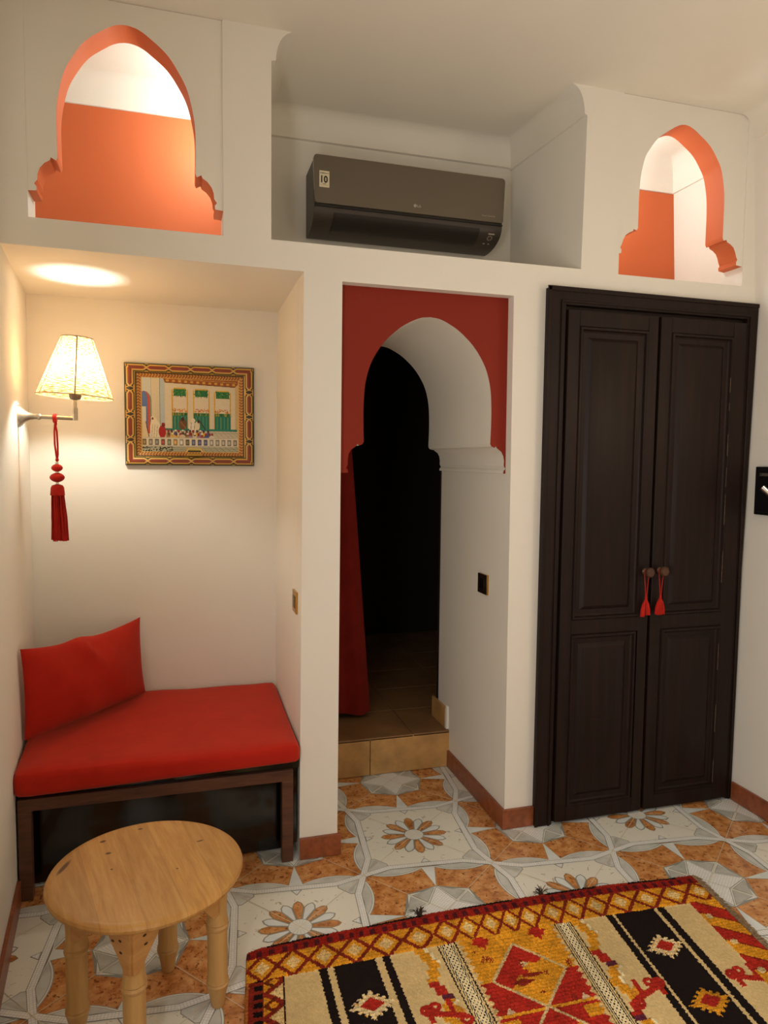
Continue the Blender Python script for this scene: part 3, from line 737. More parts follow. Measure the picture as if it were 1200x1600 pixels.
def build_picture():
    X0, X1, Z0, Z1, YW = .903, 1.434, 1.414, 1.838, .7095
    yf = .686
    t = thing('framed_picture', 'painting of musicians in an ornate red and gold frame on the alcove wall', 'picture', ((X0+X1)/2, YW, Z0))
    mat = colattr('painted_panel', .45, .35, .05); fm = colattr('painted_gilt_frame', .38, .5, .1, 300)
    tilt = lambda x, z: z+(-.0006)*(x-X0)
    # canvas
    fx, fz = .068, .058
    a = paint_scene(); H, W = a.shape[:2]
    xs = np.linspace(X0+fx-.003, X1-fx+.003, W+1); zs = np.linspace(Z1-fz+.003, Z0+fz-.003, H+1)
    GX, GZ = np.meshgrid(xs, zs); Pp = np.stack([GX, np.full_like(GX, yf+.0115), GZ], -1)
    grid_mesh('canvas', Pp, nlin(a), mat, t, False)
    # frame: a relief grid with a hole; outer and inner moulding are two meshes
    def bars(name, t0, t1, hf, cf):
        """ring between insets t0 and t1 (fractions of the border), colour cf(s, t, L)"""
        step = .0019; allP = []; parent = None
        me = bpy.data.meshes.new(name); V = []; Fc = []; Cc = []
        w, h = X1-X0, Z1-Z0
        for side in range(4):
            L = w if side % 2 == 0 else h
            bx = fx if side % 2 else fz; other = fz if side % 2 else fx
            nt = max(2, int((t1-t0)*bx/step)); ns = int(L/step)
            tt = np.linspace(t0, t1, nt+1); ss = np.linspace(0, 1, ns+1)
            base = len(V)
            for ti in tt:
                for si in ss:
                    d = ti*bx; e0 = ti*other; s = e0+si*(L-2*e0)
                    if side == 0: x, z = X0+s, Z1-d
                    elif side == 1: x, z = X1-d, Z1-s
                    elif side == 2: x, z = X1-s, Z0+d
                    else: x, z = X0+d, Z0+s
                    V.append((x, yf+.014-hf(ti), z))
            for i in range(nt):
                for j in range(ns):
                    q = base+i*(ns+1)+j; Fc.append((q, q+1, q+ns+2, q+ns+1))
                    tm = (tt[i]+tt[i+1])/2; sm = (ss[j]+ss[j+1])/2
                    Cc.append(cf(tm*other+sm*(L-2*tm*other), (tm-t0)/(t1-t0), L))
        me.from_pydata(V, [], Fc); at = me.attributes.new('col', 'FLOAT_COLOR', 'FACE')
        c = np.ones((len(Fc), 4), np.float32); c[:, :3] = nlin(np.array(Cc)); at.data.foreach_set('color', c.reshape(-1))
        me.polygons.foreach_set('use_smooth', np.ones(len(Fc), bool))
        return link_obj(name, me, fm, t)
    GOLD, RED, GRN, DK, OCH = (206, 164, 82), (130, 52, 26), (70, 78, 40), (58, 48, 30), (166, 104, 46)
    def outer_c(s, t, L):
        n = max(3, round(L/.095)); p = L/n; u = (s % p)/p-.5; v = (t-.5)*2
        if abs(v) > .86: return DK if v < 0 else GOLD
        a = abs(u)*p/.0475
        # elongated hexagon
        lim = .50 if a < .66 else .50*(1-(a-.66)/.30)
        if a < .97 and abs(v) < lim-.17: return RED
        if abs(abs(v)-max(lim, 0)) < .17 and a < .97: return GOLD
        if a > .90 and abs(abs(v)-(a-.9)*5.) < .2: return GOLD
        if abs(v) > .66: return GRN if a < .8 else GOLD
        return DK if a > .85 else GRN
    def inner_c(s, t, L):
        if t < .16 or t > .86: return GOLD if t > .86 else DK
        q = (s/.012+(1 if t > .5 else -1)*t*1.2) % 1
        return OCH if q < .40 else ((124, 54, 26) if q < .70 else GOLD)
    bars('outer_moulding', 0, .64, lambda q: .010+.010*math.sin(min(1, q/.64)*PI)**.6, outer_c)
    bars('inner_moulding', .64, 1.0, lambda q: .012-.009*(q-.64)/.36, inner_c)
    bm = B()
    e = .002
    for x0, x1, z0, z1 in ((X0, X1, Z1-fz, Z1), (X0, X1, Z0, Z0+fz), (X0, X0+fx, Z0+fz, Z1-fz), (X1-fx, X1, Z0+fz, Z1-fz)): box(bm, x0, x1, yf+.0138, YW-.0003, z0, z1)
    box(bm, X0+fx-.001, X1-fx+.001, yf+.0145, YW-.0005, Z0+fz-.001, Z1-fz+.001)
    obj('frame_back', bm, simple('dark_frame_wood', (40, 30, 20), .5), t)
    bm = B(); box(bm, X0+.248, X0+.308, yf-.008, yf+.004, Z0+.041, Z0+.051); p = obj('name_plate', bm, M['gold'], t, bevel=.001); p['label'] = 'small gold plate on the lower frame'
    bm = B(); f_ = .0002
    box(bm, X0+f_, X1-f_, yf+.0042, yf+.0142, Z1-.004, Z1-f_); box(bm, X0+f_, X1-f_, yf+.0042, yf+.0142, Z0+f_, Z0+.004); box(bm, X0+f_, X0+.004, yf+.0042, yf+.0142, Z0, Z1); box(bm, X1-.004, X1-f_, yf+.0042, yf+.0142, Z0, Z1)
    obj('frame_edge', bm, bpy.data.materials['dark_frame_wood'], t)
    bm = B()
    for k in range(9): box(bm, X0+.254+k*.0056, X0+.2572+k*.0056, yf-.0086, yf-.0078, Z0+.0445, Z0+.0475)
    obj('engraving', bm, simple('dark_engraving', (110, 78, 24), .5), p)
build_picture()

# ------------------------------------------------------------------ wall lamp and its tassel
def build_lamp():
    y = .34; xw = lwx(y)
    t = thing('wall_lamp', 'lit wall lamp with conical woven shade on the left wall beside the painting', 'wall lamp', (xw, y, 1.585))
    bm = B(); lathe(bm, [(.040, 0.0005), (.040, .004), (.034, .010), (.022, .022), (.014, .036), (.010, .052), (.010, .062)], (xw+.002, y, 1.588), 28, 'x')
    for zz in (-.03, .03): lathe(bm, [(.004, .004), (.004, .012), (.002, .0135)], (xw+.002, y, 1.588+zz), 10, 'x')
    obj('wall_plate', bm, M['metal'], t, smooth=40)
    bm = B(); xe = .757
    tube(bm, [(xw+.05, y, 1.588), (xe, y, 1.584)], .0075, 14)
    tube(bm, [(xe, y, 1.577), (xe, y, 1.622)], .0095, 14)
    tube(bm, [(xe, y, 1.615), (xe+.001, y, 1.655)], .0065, 14)
    lathe(bm, [(.0075, 0), (.0115, .004), (.0115, .010), (.0075, .014)], (xw+.062, y, 1.5875), 14, 'x')
    obj('arm', bm, M['metal'], t, smooth=40)
    bm = B(); lathe(bm, [(.007, 0), (.018, .004), (.021, .014), (.021, .050), (.014, .056)], (xe+.002, y, 1.650), 20)
    obj('socket', bm, simple('brown_socket', (72, 60, 48), .4), t, smooth=40)
    cx = .763; zb, zt, rb, rt = 1.662, 1.872, .130, .054
    tm = NT('woven_raffia')
    uv = tm.add('ShaderNodeUVMap')
    nz = tm.noise(1, 3, .6, vec=uv.outputs[0], stretch=(34, 105, 1)); nz.inputs['Distortion'].default_value = .3
    fib = tm.ramp(nz.outputs['Fac'], [(.36, lin((112, 62, 20))), (.48, lin((190, 138, 72))), (.66, lin((250, 230, 192)))]).outputs[0]
    sx = tm.add('ShaderNodeSeparateXYZ'); tm.link(uv.outputs[0], sx.inputs[0])
    mu = tm.add('ShaderNodeMath', operation='MULTIPLY'); mu.inputs[1].default_value = 40; tm.link(sx.outputs[0], mu.inputs[0])
    fr = tm.add('ShaderNodeMath', operation='FRACT'); tm.link(mu.outputs[0], fr.inputs[0])
    rib = tm.ramp(fr.outputs[0], [(0, (.7, .7, .7)), (.09, (0, 0, 0))]).outputs[0]
    colr = tm.mix(fib, lin((140, 84, 34)), rib)
    tr = tm.add('ShaderNodeBsdfTranslucent'); tm.link(colr, tr.inputs[0])
    df = tm.add('ShaderNodeBsdfDiffuse'); tm.link(colr, df.inputs[0])
    m1 = tm.add('ShaderNodeMixShader'); m1.inputs[0].default_value = .50; tm.link(df.outputs[0], m1.inputs[1]); tm.link(tr.outputs[0], m1.inputs[2])
    tp = tm.add('ShaderNodeBsdfTransparent'); m2 = tm.add('ShaderNodeMixShader')
    hole = tm.ramp(nz.outputs['Fac'], [(.60, (0, 0, 0)), (.66, (.45, .45, .45))]).outputs[0]
    tm.link(hole, m2.inputs[0]); tm.link(m1.outputs[0], m2.inputs[1]); tm.link(tp.outputs[0], m2.inputs[2]); tm.link(m2.outputs[0], tm.out.inputs[0])
    bm = B(); uvl = bm.loops.layers.uv.new('UVMap'); n = 72; nh = 10
    rows = [[bm.verts.new((cx+(rb+(rt-rb)*h/nh)*math.cos(2*PI*k/n), y+(rb+(rt-rb)*h/nh)*math.sin(2*PI*k/n), zb+(zt-zb)*h/nh)) for k in range(n)] for h in range(nh+1)]
    for h in range(nh):
        for k in range(n):
            f = bm.faces.new((rows[h][k], rows[h][(k+1) % n], rows[h+1][(k+1) % n], rows[h+1][k]))
            for lp, (a, b) in zip(f.loops, ((k, h), (k+1, h), (k+1, h+1), (k, h+1))): lp[uvl].uv = (a/n, b/nh)
    rot = Matrix.Translation((cx, y, 1.75)) @ Matrix.Rotation(math.radians(3), 4, 'Y') @ Matrix.Translation((-cx, -y, -1.75))
    bmesh.ops.transform(bm, matrix=rot, verts=bm.verts)
    sh = obj('lamp_shade', bm, tm.m, t, smooth=60)
    rim = simple('shade_wire', (150, 122, 76), .6)
    bm = B()
    for r, z in ((rb, zb), (rt, zt)): tube(bm, [(cx+r*math.cos(2*PI*k/48), y+r*math.sin(2*PI*k/48), z) for k in range(48)], .0017, 6, closed=True)
    for k in range(6):
        a = 2*PI*k/6-PI/2+.12; tube(bm, [(cx+rb*math.cos(a), y+rb*math.sin(a), zb), (cx+rt*math.cos(a), y+rt*math.sin(a), zt)], .0013 if k else .0022, 6)
    for k in range(3):
        a = 2*PI*k/3; tube(bm, [(cx-.004, y, zb+.036), (cx+rb*.86*math.cos(a), y+rb*.86*math.sin(a), zb+.036)], .0016, 6)
    bmesh.ops.transform(bm, matrix=rot, verts=bm.verts)
    obj('shade_frame', bm, rim, sh, smooth=60)
build_lamp()
def build_big_tassel():
    x, y = .690, .34; zt = 1.587
    t = thing('tassel', 'long red tassel with two beads hanging from the wall lamp arm', 'tassel', (x, y, 1.15))
    bm = B()
    for dy in (-.003, .003): 
        tube(bm, [(x+dy, y+.013*math.cos(a), zt-.004+.014*math.sin(a)) for a in [2*PI*k/18 for k in range(18)]], .0038, 8, closed=True)
    tube(bm, [(x+.002, y-.011, zt-.012), (x+.003, y-.006, zt-.024), (x, y, zt-.03)], .005, 8)
    for s in (-1, 1):
        tube(bm, [(x, y, zt-.022), (x+s*.004+.001, y, zt-.05), (x+s*.0045+.002, y+s*.002, zt-.095), (x+s*.003+.004, y, zt-.132), (x+.004, y, zt-.156)], .0034, 8)
    lathe(bm, [(.002, 0), (.006, .004), (.006, .010), (.002, .014)], (x+.004, y, zt-.160), 12)
    obj('cord', bm, M['tassel'], t, smooth=60)
    xx = x+.003
    for z, r, h in ((zt-.182, .0195, .015), (zt-.2165, .0255, .018)):
        bm = B(); lathe(bm, [(max(.002, r*math.sin(PI*k/12)**1.35), -h*math.cos(PI*k/12)) for k in range(13)], (xx, y, z), 24); obj('bead', bm, M['tassel'], t, smooth=60)
    for z in (zt-.164, zt-.1985, zt-.2375):
        bm = B(); lathe(bm, [(.005, -.004), (.006, 0), (.005, .004)], (xx, y, z), 12); o = obj('spacer', bm, M['chrome'], t, smooth=60); o['label'] = 'silver spacer ring'
    bm = B(); zh = zt-.241
    lathe(bm, [(.006, 0), (.018, -.004), (.0225, -.012), (.024, -.028), (.025, -.040)], (xx, y, zh), 24); obj('tassel_head', bm, M['tassel'], t, smooth=60)
    bm = B(); R = random.Random(4)
    for k in range(150):
        a = R.uniform(0, 2*PI); rr = .023*math.sqrt(R.random()); dx, dy = rr*math.cos(a), rr*math.sin(a); L = .168*R.uniform(.97, 1.02)
        tube(bm, [(xx+dx*.9, y+dy*.9, zh-.034), (xx+dx*1.02+.001, y+dy, zh-.07), (xx+dx*1.12+.003+R.uniform(-.002, .002), y+dy*1.1, zh-.12), (xx+dx*1.22+.004+R.uniform(-.003, .003), y+dy*1.15, zh-.036-L)], .0018, 5)
    obj('fringe', bm, M['tassel'], t, smooth=60)
build_big_tassel()

# ------------------------------------------------------------------ bench, cushion, pillow
def build_bench():
    t = thing('bench', 'dark brown wooden bench fitted into the alcove under the red cushion', 'bench', (1.06, .33, 0))
    x0, x1, yf, yb, zt = .604, 1.497, -.010, .66, .340
    bm = B(); box(bm, x0, x1, yf, yf+.035, zt-.041, zt); obj('front_rail', bm, M['benchwood'], t, bevel=.002)
    for xa, ya in ((x0, yf), (x1-.040, yf), (x0+.0, yb-.04), (x1-.04, yb-.04)):
        bm = B(); box(bm, xa, xa+.040, ya, ya+.035, .0, zt-.041); obj('leg', bm, M['benchwood'], t, bevel=.002)
    bm = B(); hexa(bm, [(x0, yf+.014, zt+.0005), (x1+.02, yf+.014, zt+.0005), (x1+.02, yb, zt+.0005), (x0, yb, zt+.0005)], [(x0, yf+.014, zt+.0175), (x1+.02, yf+.014, zt+.039), (x1+.02, yb, zt+.039), (x0, yb, zt+.0175)]); obj('seat_board', bm, M['benchpanel'], t)
    bm = B(); box(bm, x0-.012, x0-.001, yf+.036, yb-.041, .05, zt); obj('side_board', bm, M['benchpanel'], t)
    bm = B(); box(bm, x1+.001, x1+.018, yf+.036, yb-.041, .05, zt); obj('side_board', bm, M['benchpanel'], t)
    bm = B(); box(bm, x0+.021, x1-.021, .082, .10, .004, zt-.013); obj('inner_board', bm, M['benchpanel'], t)
build_bench()
def rounded_slab(x0, x1, y0, y1, z0, z1, skew, r=.03, n=6, nx=28, ny=20, crown=.008):
    """cushion: rounded box, slight crown on top"""
    bm = B()
    bmesh.ops.create_cube(bm, size=2)
    bmesh.ops.subdivide_edges(bm, edges=bm.edges, cuts=15, use_grid_fill=True)
    hx, hy, hz = (x1-x0)/2, (y1-y0)/2, (z1-z0)/2
    for v in bm.verts:
        # denser near the edges
        g = [math.copysign(1-(1-abs(q))**1.7, q) for q in v.co]
        p = Vector((g[0]*hx, g[1]*hy, g[2]*hz))
        i = Vector((max(-hx+r, min(hx-r, p.x)), max(-hy+r, min(hy-r, p.y)), max(-hz+r, min(hz-r, p.z))))
        d = p-i
        if d.length > 1e-9: p = i+d.normalized()*r
        if v.co.z > .0: p.z += crown*(1-(p.x/hx)**2)*(1-(p.y/hy)**2)*(v.co.z)
        p.z += .0025*math.sin(p.x*9+p.y*7)*max(0, v.co.z)+.002*math.sin(p.x*23-p.y*11)*max(0, v.co.z)
        v.co = Vector(((x0+x1)/2+p.x, (y0+y1)/2+p.y, (z0+z1)/2+p.z))
        if v.co.z < (z0+z1)/2: v.co.z += .022*(v.co.x-x0)/(x1-x0)*(1-(v.co.z-z0)/(z1-z0)*2)
        v.co.x += skew(v.co.x, v.co.y)
    return bm
bm = rounded_slab(.596, 1.518, -.058, .700, .3590, .447, lambda x, y: (1.518-x)/.93*(-.05*y)+(.012*y if x > 1.0 else 0), r=.030)
o = obj('seat_cushion', bm, M['red_fab'], None, smooth=80); tag(o, 'thick red bench cushion covering the seat in the alcove', 'cushion')
bm = bmesh.new()
def build_pillow():
    BL, BR = Vector((.590, .200, .457)), Vector((.972, .640, .457)); TL, TR = Vector((.598, .128, .800)), Vector((.952, .684, .770))
    n = 34; F = []; Bk = []
    nrm = (BR-BL).cross(TL-BL).normalized()
    if nrm.y > 0: nrm = -nrm
    bm = B(); rows = {}
    def pos(u, v, s):
        p = (BL*(1-u)+BR*u)*(1-v)+(TL*(1-u)+TR*u)*v
        e = (max(0, 1-(2*u-1)**2))**.55*(max(0, 1-(2*v-1)**2))**.55
        side = .070*e if s > 0 else -.028*e
        # edges pulled in between the corners
        pin = .020*(1-(2*u-1)**2)
        p += (Vector((0, 0, 1)))*(-pin*1.35*(v**3)+.013*math.exp(-((u-.43)/.10)**2)*v**6+pin*.15*((1-v)**3))
        pin2 = .018*(1-(2*v-1)**2)
        d = (BR-BL).normalized(); p += d*(pin2*.5*(1-u)**4-pin2*u**4)
        # crease falling from the middle of the top edge, small puckers
        w = u-.46-.35*(1-v); cr = -.020*math.exp(-(w/.024)**2)*max(0, (v-.60)/.40)**.6 + .016*math.exp(-((w+.055)/.045)**2)*max(0, (v-.55)/.45)
        pk = .004*math.sin(16*u+7*v)*e+.006*math.sin(40*(u+.6*v))*max(0, 1-4*math.hypot(u, v))
        p += nrm*(side+((cr+pk) if s > 0 else 0)*min(1, e*2))
        return p
    for s in (1, -1):
        g = [[bm.verts.new(pos(.5-.5*math.cos(PI*i/n), .5-.5*math.cos(PI*j/n), s)) for i in range(n+1)] for j in range(n+1)]
        for j in range(n):
            for i in range(n): bm.faces.new((g[j][i], g[j][i+1], g[j+1][i+1], g[j+1][i]))
    bmesh.ops.remove_doubles(bm, verts=bm.verts, dist=1e-5)
    o = obj('throw_pillow', bm, M['red_fab'], None, smooth=70)
    tag(o, 'red rectangular pillow leaning in the alcove corner on the bench cushion', 'pillow')
    bm = B()
    path = [BL+(TL-BL)*k/10 for k in range(11)]
build_pillow()

# ------------------------------------------------------------------ round pine stool table
def build_stool():
    cx, cy, zt = 1.026, -.609, .400
    t = thing('stool', 'small round pine stool with turned legs in front of the bench', 'stool', (cx, cy, 0))
    tm = NT('pine_top'); tc = tm.add('ShaderNodeTexCoord'); mp = tm.add('ShaderNodeMapping'); mp.inputs['Location'].default_value = (-cx*0, 0, 0); mp.inputs['Rotation'].default_value = (0, 0, math.radians(-14))
    tm.link(tc.outputs['Object'], mp.inputs[0])
    n1 = tm.noise(3, 6, .6, vec=mp.outputs[0], stretch=(22, 2.2, 8)); n1.inputs['Distortion'].default_value = .5
    grain = tm.ramp(n1.outputs['Fac'], [(.25, lin((176, 124, 62))), (.55, lin((200, 150, 84))), (.8, lin((212, 168, 104)))]).outputs[0]
    sx = tm.add('ShaderNodeSeparateXYZ'); tm.link(mp.outputs[0], sx.inputs[0])
    ml = tm.add('ShaderNodeMath', operation='MULTIPLY_ADD'); ml.inputs[1].default_value = 1/.092; ml.inputs[2].default_value = 5.32; tm.link(sx.outputs[0], ml.inputs[0])
    fl = tm.add('ShaderNodeMath', operation='FLOOR'); tm.link(ml.outputs[0], fl.inputs[0])
    wn = tm.add('ShaderNodeTexWhiteNoise', noise_dimensions='1D'); tm.link(fl.outputs[0], wn.inputs['W'])
    plank = tm.ramp(wn.outputs['Value'], [(0, (.86, .84, .82)), (1, (1.06, 1.04, 1.0))]).outputs[0]
    c = tm.mix(grain, plank, 1.0, 'MULTIPLY')
    fr = tm.add('ShaderNodeMath', operation='FRACT'); tm.link(ml.outputs[0], fr.inputs[0])
    seam = tm.ramp(fr.outputs[0], [(0, (1, 1, 1)), (.012, (.0, .0, .0)), (.985, (0, 0, 0)), (1, (1, 1, 1))]).outputs[0]
    sm = tm.add('ShaderNodeMath', operation='MULTIPLY'); sm.inputs[1].default_value = .35; tm.link(seam, sm.inputs[0])
    c = tm.mix(c, lin((130, 84, 40)), sm.outputs[0])
    # knots and scars, at their own spots
    for (px, py, sxx, syy, an) in KNOTS:
        m2 = tm.add('ShaderNodeMapping', vector_type='TEXTURE'); m2.inputs['Location'].default_value = (px, py, zt); m2.inputs['Rotation'].default_value = (0, 0, an); m2.inputs['Scale'].default_value = (sxx, syy, .02)
        tm.link(tc.outputs['Object'], m2.inputs[0]); ln = tm.add('ShaderNodeVectorMath', operation='LENGTH'); tm.link(m2.outputs[0], ln.inputs[0])
        k = tm.ramp(ln.outputs['Value'], [(.55, (.9, .9, .9)), (1.0, (0, 0, 0))]).outputs[0]
        c = tm.mix(c, lin((74, 44, 22)), k)
    tm.base(c); tm.rough(.42); tm.spec(.35); tm.bump(n1.outputs['Fac'], .06, .002)
    leg_m = wood('pine_leg', (212, 170, 108), (184, 136, 76), .42, (14, 14, 1.4)); ap_m = wood('pine_apron', (206, 156, 96), (176, 122, 66), .45, (3, 3, 16))
    bm = B(); R = .2405
    lathe(bm, [(.05, -.026), (R-.020, -.026), (R-.008, -.023), (R-.002, -.017), (R, -.010), (R-.003, -.004), (R-.010, -.0005), (R-.02, 0), (.1, 0), (.001, 0)], (cx, cy, zt), 96)
    obj('tabletop', bm, tm.m, t, smooth=35)
    legs = {'B': (1.071, -.455), 'R': (1.199, -.625), 'F': (1.002, -.795), 'L': (.857, -.628)}
    prof = [(.016, 0), (.018, .004), (.0215, .03), (.0262, .052), (.0285, .058), (.0298, .064), (.0255, .068), (.0290, .072), (.0262, .080), (.0258, .15), (.0262, .205), (.0252, .213), (.0290, .218), (.0300, .224), (.0255, .229), (.0290, .234), (.0270, .241), (.0245, .262), (.0265, .31), (.0285, .352), (.0285, .3745)]
    for k, (x, y) in legs.items():
        bm = B(); lathe(bm, prof, (x, y, 0), 24); obj('leg', bm, leg_m, t, smooth=30)
    hole_m = simple('dark_nail_hole', (58, 36, 20), .8)
    def apron(a, b, off, ea, eb, holes=()):
        a = Vector((*legs[a], 0)); b = Vector((*legs[b], 0)); d = (b-a).normalized(); n = Vector((d.y, -d.x, 0))
        if n.dot(Vector((cx, cy, 0))-a) > 0: n = -n
        a = a+d*ea+n*off; b = b-d*eb+n*off; L = (b-a).length
        pts = [(0, .3745), (0, .272)]
        pts += [(.016, .270), (.050, .312), (.066, .330), (.075, .345), (L/2, .352), (L-.075, .345), (L-.066, .330), (L-.050, .312), (L-.016, .270), (L, .272), (L, .3745)]
        bm = B(); f = [bm.verts.new(a+d*s+n*.008+Vector((0, 0, z))) for s, z in pts]; g = [bm.verts.new(a+d*s-n*.008+Vector((0, 0, z))) for s, z in pts]
        m = len(pts)
        for i in range(m): bm.faces.new((f[i], f[(i+1) % m], g[(i+1) % m], g[i]))
        for vs in (f, g):
            fill(bm, vs, 0)
        ap = obj('apron', bm, ap_m, t)
        for s, z in holes:
            bm = B(); c = a+d*(s if s > 0 else L+s)+n*.0082; c.z = z
            lathe(bm, [(.0035, -.0004), (.0035, .0004)], (0, 0, 0), 10)
            bmesh.ops.transform(bm, matrix=Matrix.Translation(c) @ n.to_track_quat('Z', 'Y').to_matrix().to_4x4() @ Matrix.Diagonal((1.5, .8, 1, 1)), verts=bm.verts)
            obj('nail_hole', bm, hole_m, ap)
    apron('L', 'F', .022, .024, -.024, ((-.03, .318), (-.032, .345), (-.058, .336))); apron('F', 'R', .022, -.024, .024, ((.035, .330), (.032, .352))); apron('R', 'B', .0, .022, .022); apron('B', 'L', .0, .022, .022)
KNOTS = [(.905, -.455, .010, .007, .4), (1.000, -.412, .008, .005, .2), (.822, -.560, .008, .040, -.35), (.925, -.520, .009, .007, 0), (1.16, -.52, .012, .004, .3), (.94, -.60, .004, .004, 0), (1.10, -.64, .004, .003, 0)]
build_stool()

# ------------------------------------------------------------------ woven rug
def build_rug():
    TL = np.array([1.289, -.455]); U = np.array([1.529, -.025])/1.529; V = np.array([-.115, -1.0])
    W, H, st = 1.53, 1.20, .0025
    nu, nv = int(W/st), int(H/st)
    us = (np.arange(nu)+.5)*st; vs = (np.arange(nv)+.5)*st
    u, v = np.meshgrid(us, vs)
    def N(s):   # cheap smooth noise
        n1 = RNG.normal(0, 1, (int(nv*st/s)+3, int(nu*st/s)+3))
        a = np.arange(nu)*st/s; b = np.arange(nv)*st/s; ai, bi = a.astype(int), b.astype(int); fa, fb = (a-ai)[None, :], (b-bi)[:, None]
        g = lambda i, j: n1[np.ix_(bi+j, ai+i)]
        return (g(0, 0)*(1-fa)*(1-fb)+g(1, 0)*fa*(1-fb)+g(0, 1)*(1-fa)*fb+g(1, 1)*fa*fb)
    jit = .0006*RNG.normal(0, 1, u.shape)
    uj = u+jit; vj = v+.0012*RNG.normal(0, 1, u.shape)
    CREAM, BLACK, RED, OCH, MAR, BROWN, WHITE = (214, 186, 132), (30, 22, 20), (180, 46, 34), (222, 152, 40), (140, 44, 30), (112, 46, 22), (232, 214, 170)
    C = np.empty(u.shape+(3,)); C[:] = CREAM; pile = np.zeros(u.shape)
    def put(m, c, p=None):
        C[m] = c
        if p is not None: pile[m] = p
    per = .43
    lean = .10*(v-.12)*np.clip((.95-u)/.35, 0, 1); x = uj-lean*1.0
    t = .0018*(np.floor(v/.0075) % 2)          # toothed edges on the flat-woven stripes
    def stripe(a, b, c): put((x > a-t) & (x < b+t), c)
    for a, b in ((.204, .226), (.246, .367), (.390, .411), (1.128, 1.149), (1.159, 1.297), (1.311, 1.336)): stripe(a, b, BLACK)
    # patterned narrow bands
    for c0 in (.588, .975):
        xs = u-lean; put(np.abs(xs-c0) < .019, BLACK)
        q = (v/.030) % 1; put((np.abs(xs-c0) < .0125) & (np.abs(np.abs(xs-c0)/.0125-np.abs(2*q-1)) < .26), WHITE)
        q = (v/.030+.5) % 1; put((np.abs(xs-c0) < .0125) & (np.abs(np.abs(xs-c0)/.0125-np.abs(2*q-1)) < .26), WHITE)
        put((np.abs(xs-c0) > .0145) & (np.abs(xs-c0) < .0170), WHITE)
        z = .0016*(2*np.abs((v/.014) % 1*2-1)-1)
        for s in (-1, 1): put(np.abs(xs-c0-s*.027-z) < .0022, BLACK)
    # stepped tooth columns
    for c0, d in ((.512, 1), (1.030, 1)):
        s = np.floor(v/.030); ph = s % 4; sh = .011*(np.array([0, 1, 2, 1])[ph.astype(int)]-1)
        k = np.floor(v/.064) % 3
        m = np.abs(x-c0-sh) < .016
        put(m, OCH, .6); put(m & (k == 1), RED, .6); put(m & (k == 1) & ((v/.064) % 1 > .72), (96, 44, 60)); put((np.abs(x-c0-sh-.02) < .006) & (k == 2), WHITE, .5)
    # lozenges on the black stripes
    for c0, ph in ((.318, 0), (1.236, 0)):
        vv = (v-.287+.107)
        k = np.floor(vv/.214); dv = vv-(k+.5)*.214
        dv = dv-0
        r = np.abs(x-c0)/.066+np.abs(dv)/.050+.10*np.sign(np.sin(np.arctan2(dv, (x-c0)*.8)*14))
        m = r < .92; alt = (k % 2 == 1)
        put(m & ~alt, (232, 208, 158), .7); put(m & alt, OCH, .7)
        put((r < .92) & (r > .62) & ~alt & (RNG.random(u.shape) < .15), OCH, .7)
        put(np.abs(x-c0)/.034+np.abs(dv)/.024 < 1, RED, .8)
    # curled red motifs on the cream stripes
    def curl(cx, cv, s=1, fl=1):
        dx = (x-cx)*fl/s; dv = (v-cv)/s
        m = np.zeros(u.shape, bool)
        for bx, bv, br in ((-.045, -.018, .014), (-.02, -.026, .011)): m |= np.abs(np.hypot(dx-bx, dv-bv)-br) < .006
        m |= (np.abs(dv-.35*dx-.006) < .010) & (np.abs(dx) < .052)
        m |= (np.abs(dx-.02) < .007) & (np.abs(dv+.018) < .026)
        m |= (np.abs(dx+.042) < .008) & (np.abs(dv) < .026)
        m |= (np.abs(np.hypot(dx-.046, dv-.034)-.013) < .006)
        o_ = (np.abs(dx-.028)/.026+np.abs(dv-.002)/.030 < 1)
        put(o_, (210, 140, 44), .6); put(m, RED, .7)
    for k in range(4):
        curl(.497, .360+k*.40); curl(1.088, .425+k*.40, 1, -1); curl(1.408, .452+k*.40, 1.05); curl(.155, .55+k*.40)
    # central medallions
    reg = (x > .622) & (x < .942); put(reg, OCH, .8)
    n1 = N(.02)
    per = .232
    k = np.floor((v-.178)/per); dv = (v-.178)-(k+.5)*per; xx = np.abs(x-.782)
    d = xx/.118+np.abs(dv)/(per/2)
    low = reg & (v > .178)
    side = low & (d > 1)
    put(side & (((dv > 0) & (v > .2)) | (v > .42)), RED, .8)
    put(side & (xx > .10) & (np.abs(dv+.075) < .02) & (v > .42), OCH, .8)
    put(side & (np.abs(x-.905)/.022+np.abs(dv-.125+.0)/.03 < 1), (224, 190, 150), .8); put(side & (np.abs(x-.668)/.022+np.abs(dv-.125)/.03 < 1), (224, 190, 150), .8)
    ins = low & (d < 1)
    put(ins, RED, .8); put(ins & (dv+.6*(x-.782) > -.012+.008*n1), OCH, .8)
    put(ins & ((np.abs(x-.80)/.030+np.abs(dv+.025)/.02) < 1), OCH, .8); put(ins & ((np.abs(x-.75)/.04+np.abs(dv-.02)/.014) < 1), MAR, .8)
    put(ins & (np.abs(x-.782)/.016+np.abs(dv+.040)/.010 < 1), CREAM, .8)
    put(ins & (np.abs(x-.79)/.05+np.abs(dv-.0)/.008 < 1), MAR, .8)
    put(low & (np.abs(d-1) < .05), CREAM, .9)
    put(reg & (v < .2) & (np.abs(x-.876)/.030+np.abs(v-.150)/.030+.12*np.sign(np.sin(np.arctan2(v-.15, x-.876)*8)) < 1), RED, .8)
    put(reg & (v < .2) & (np.abs(x-.69)/.030+np.abs(v-.150)/.030+.12*np.sign(np.sin(np.arctan2(v-.15, x-.69)*8)) < 1), RED, .8)
    put(low & (n1 > 1.25) & (RNG.random(u.shape) < .6), MAR)
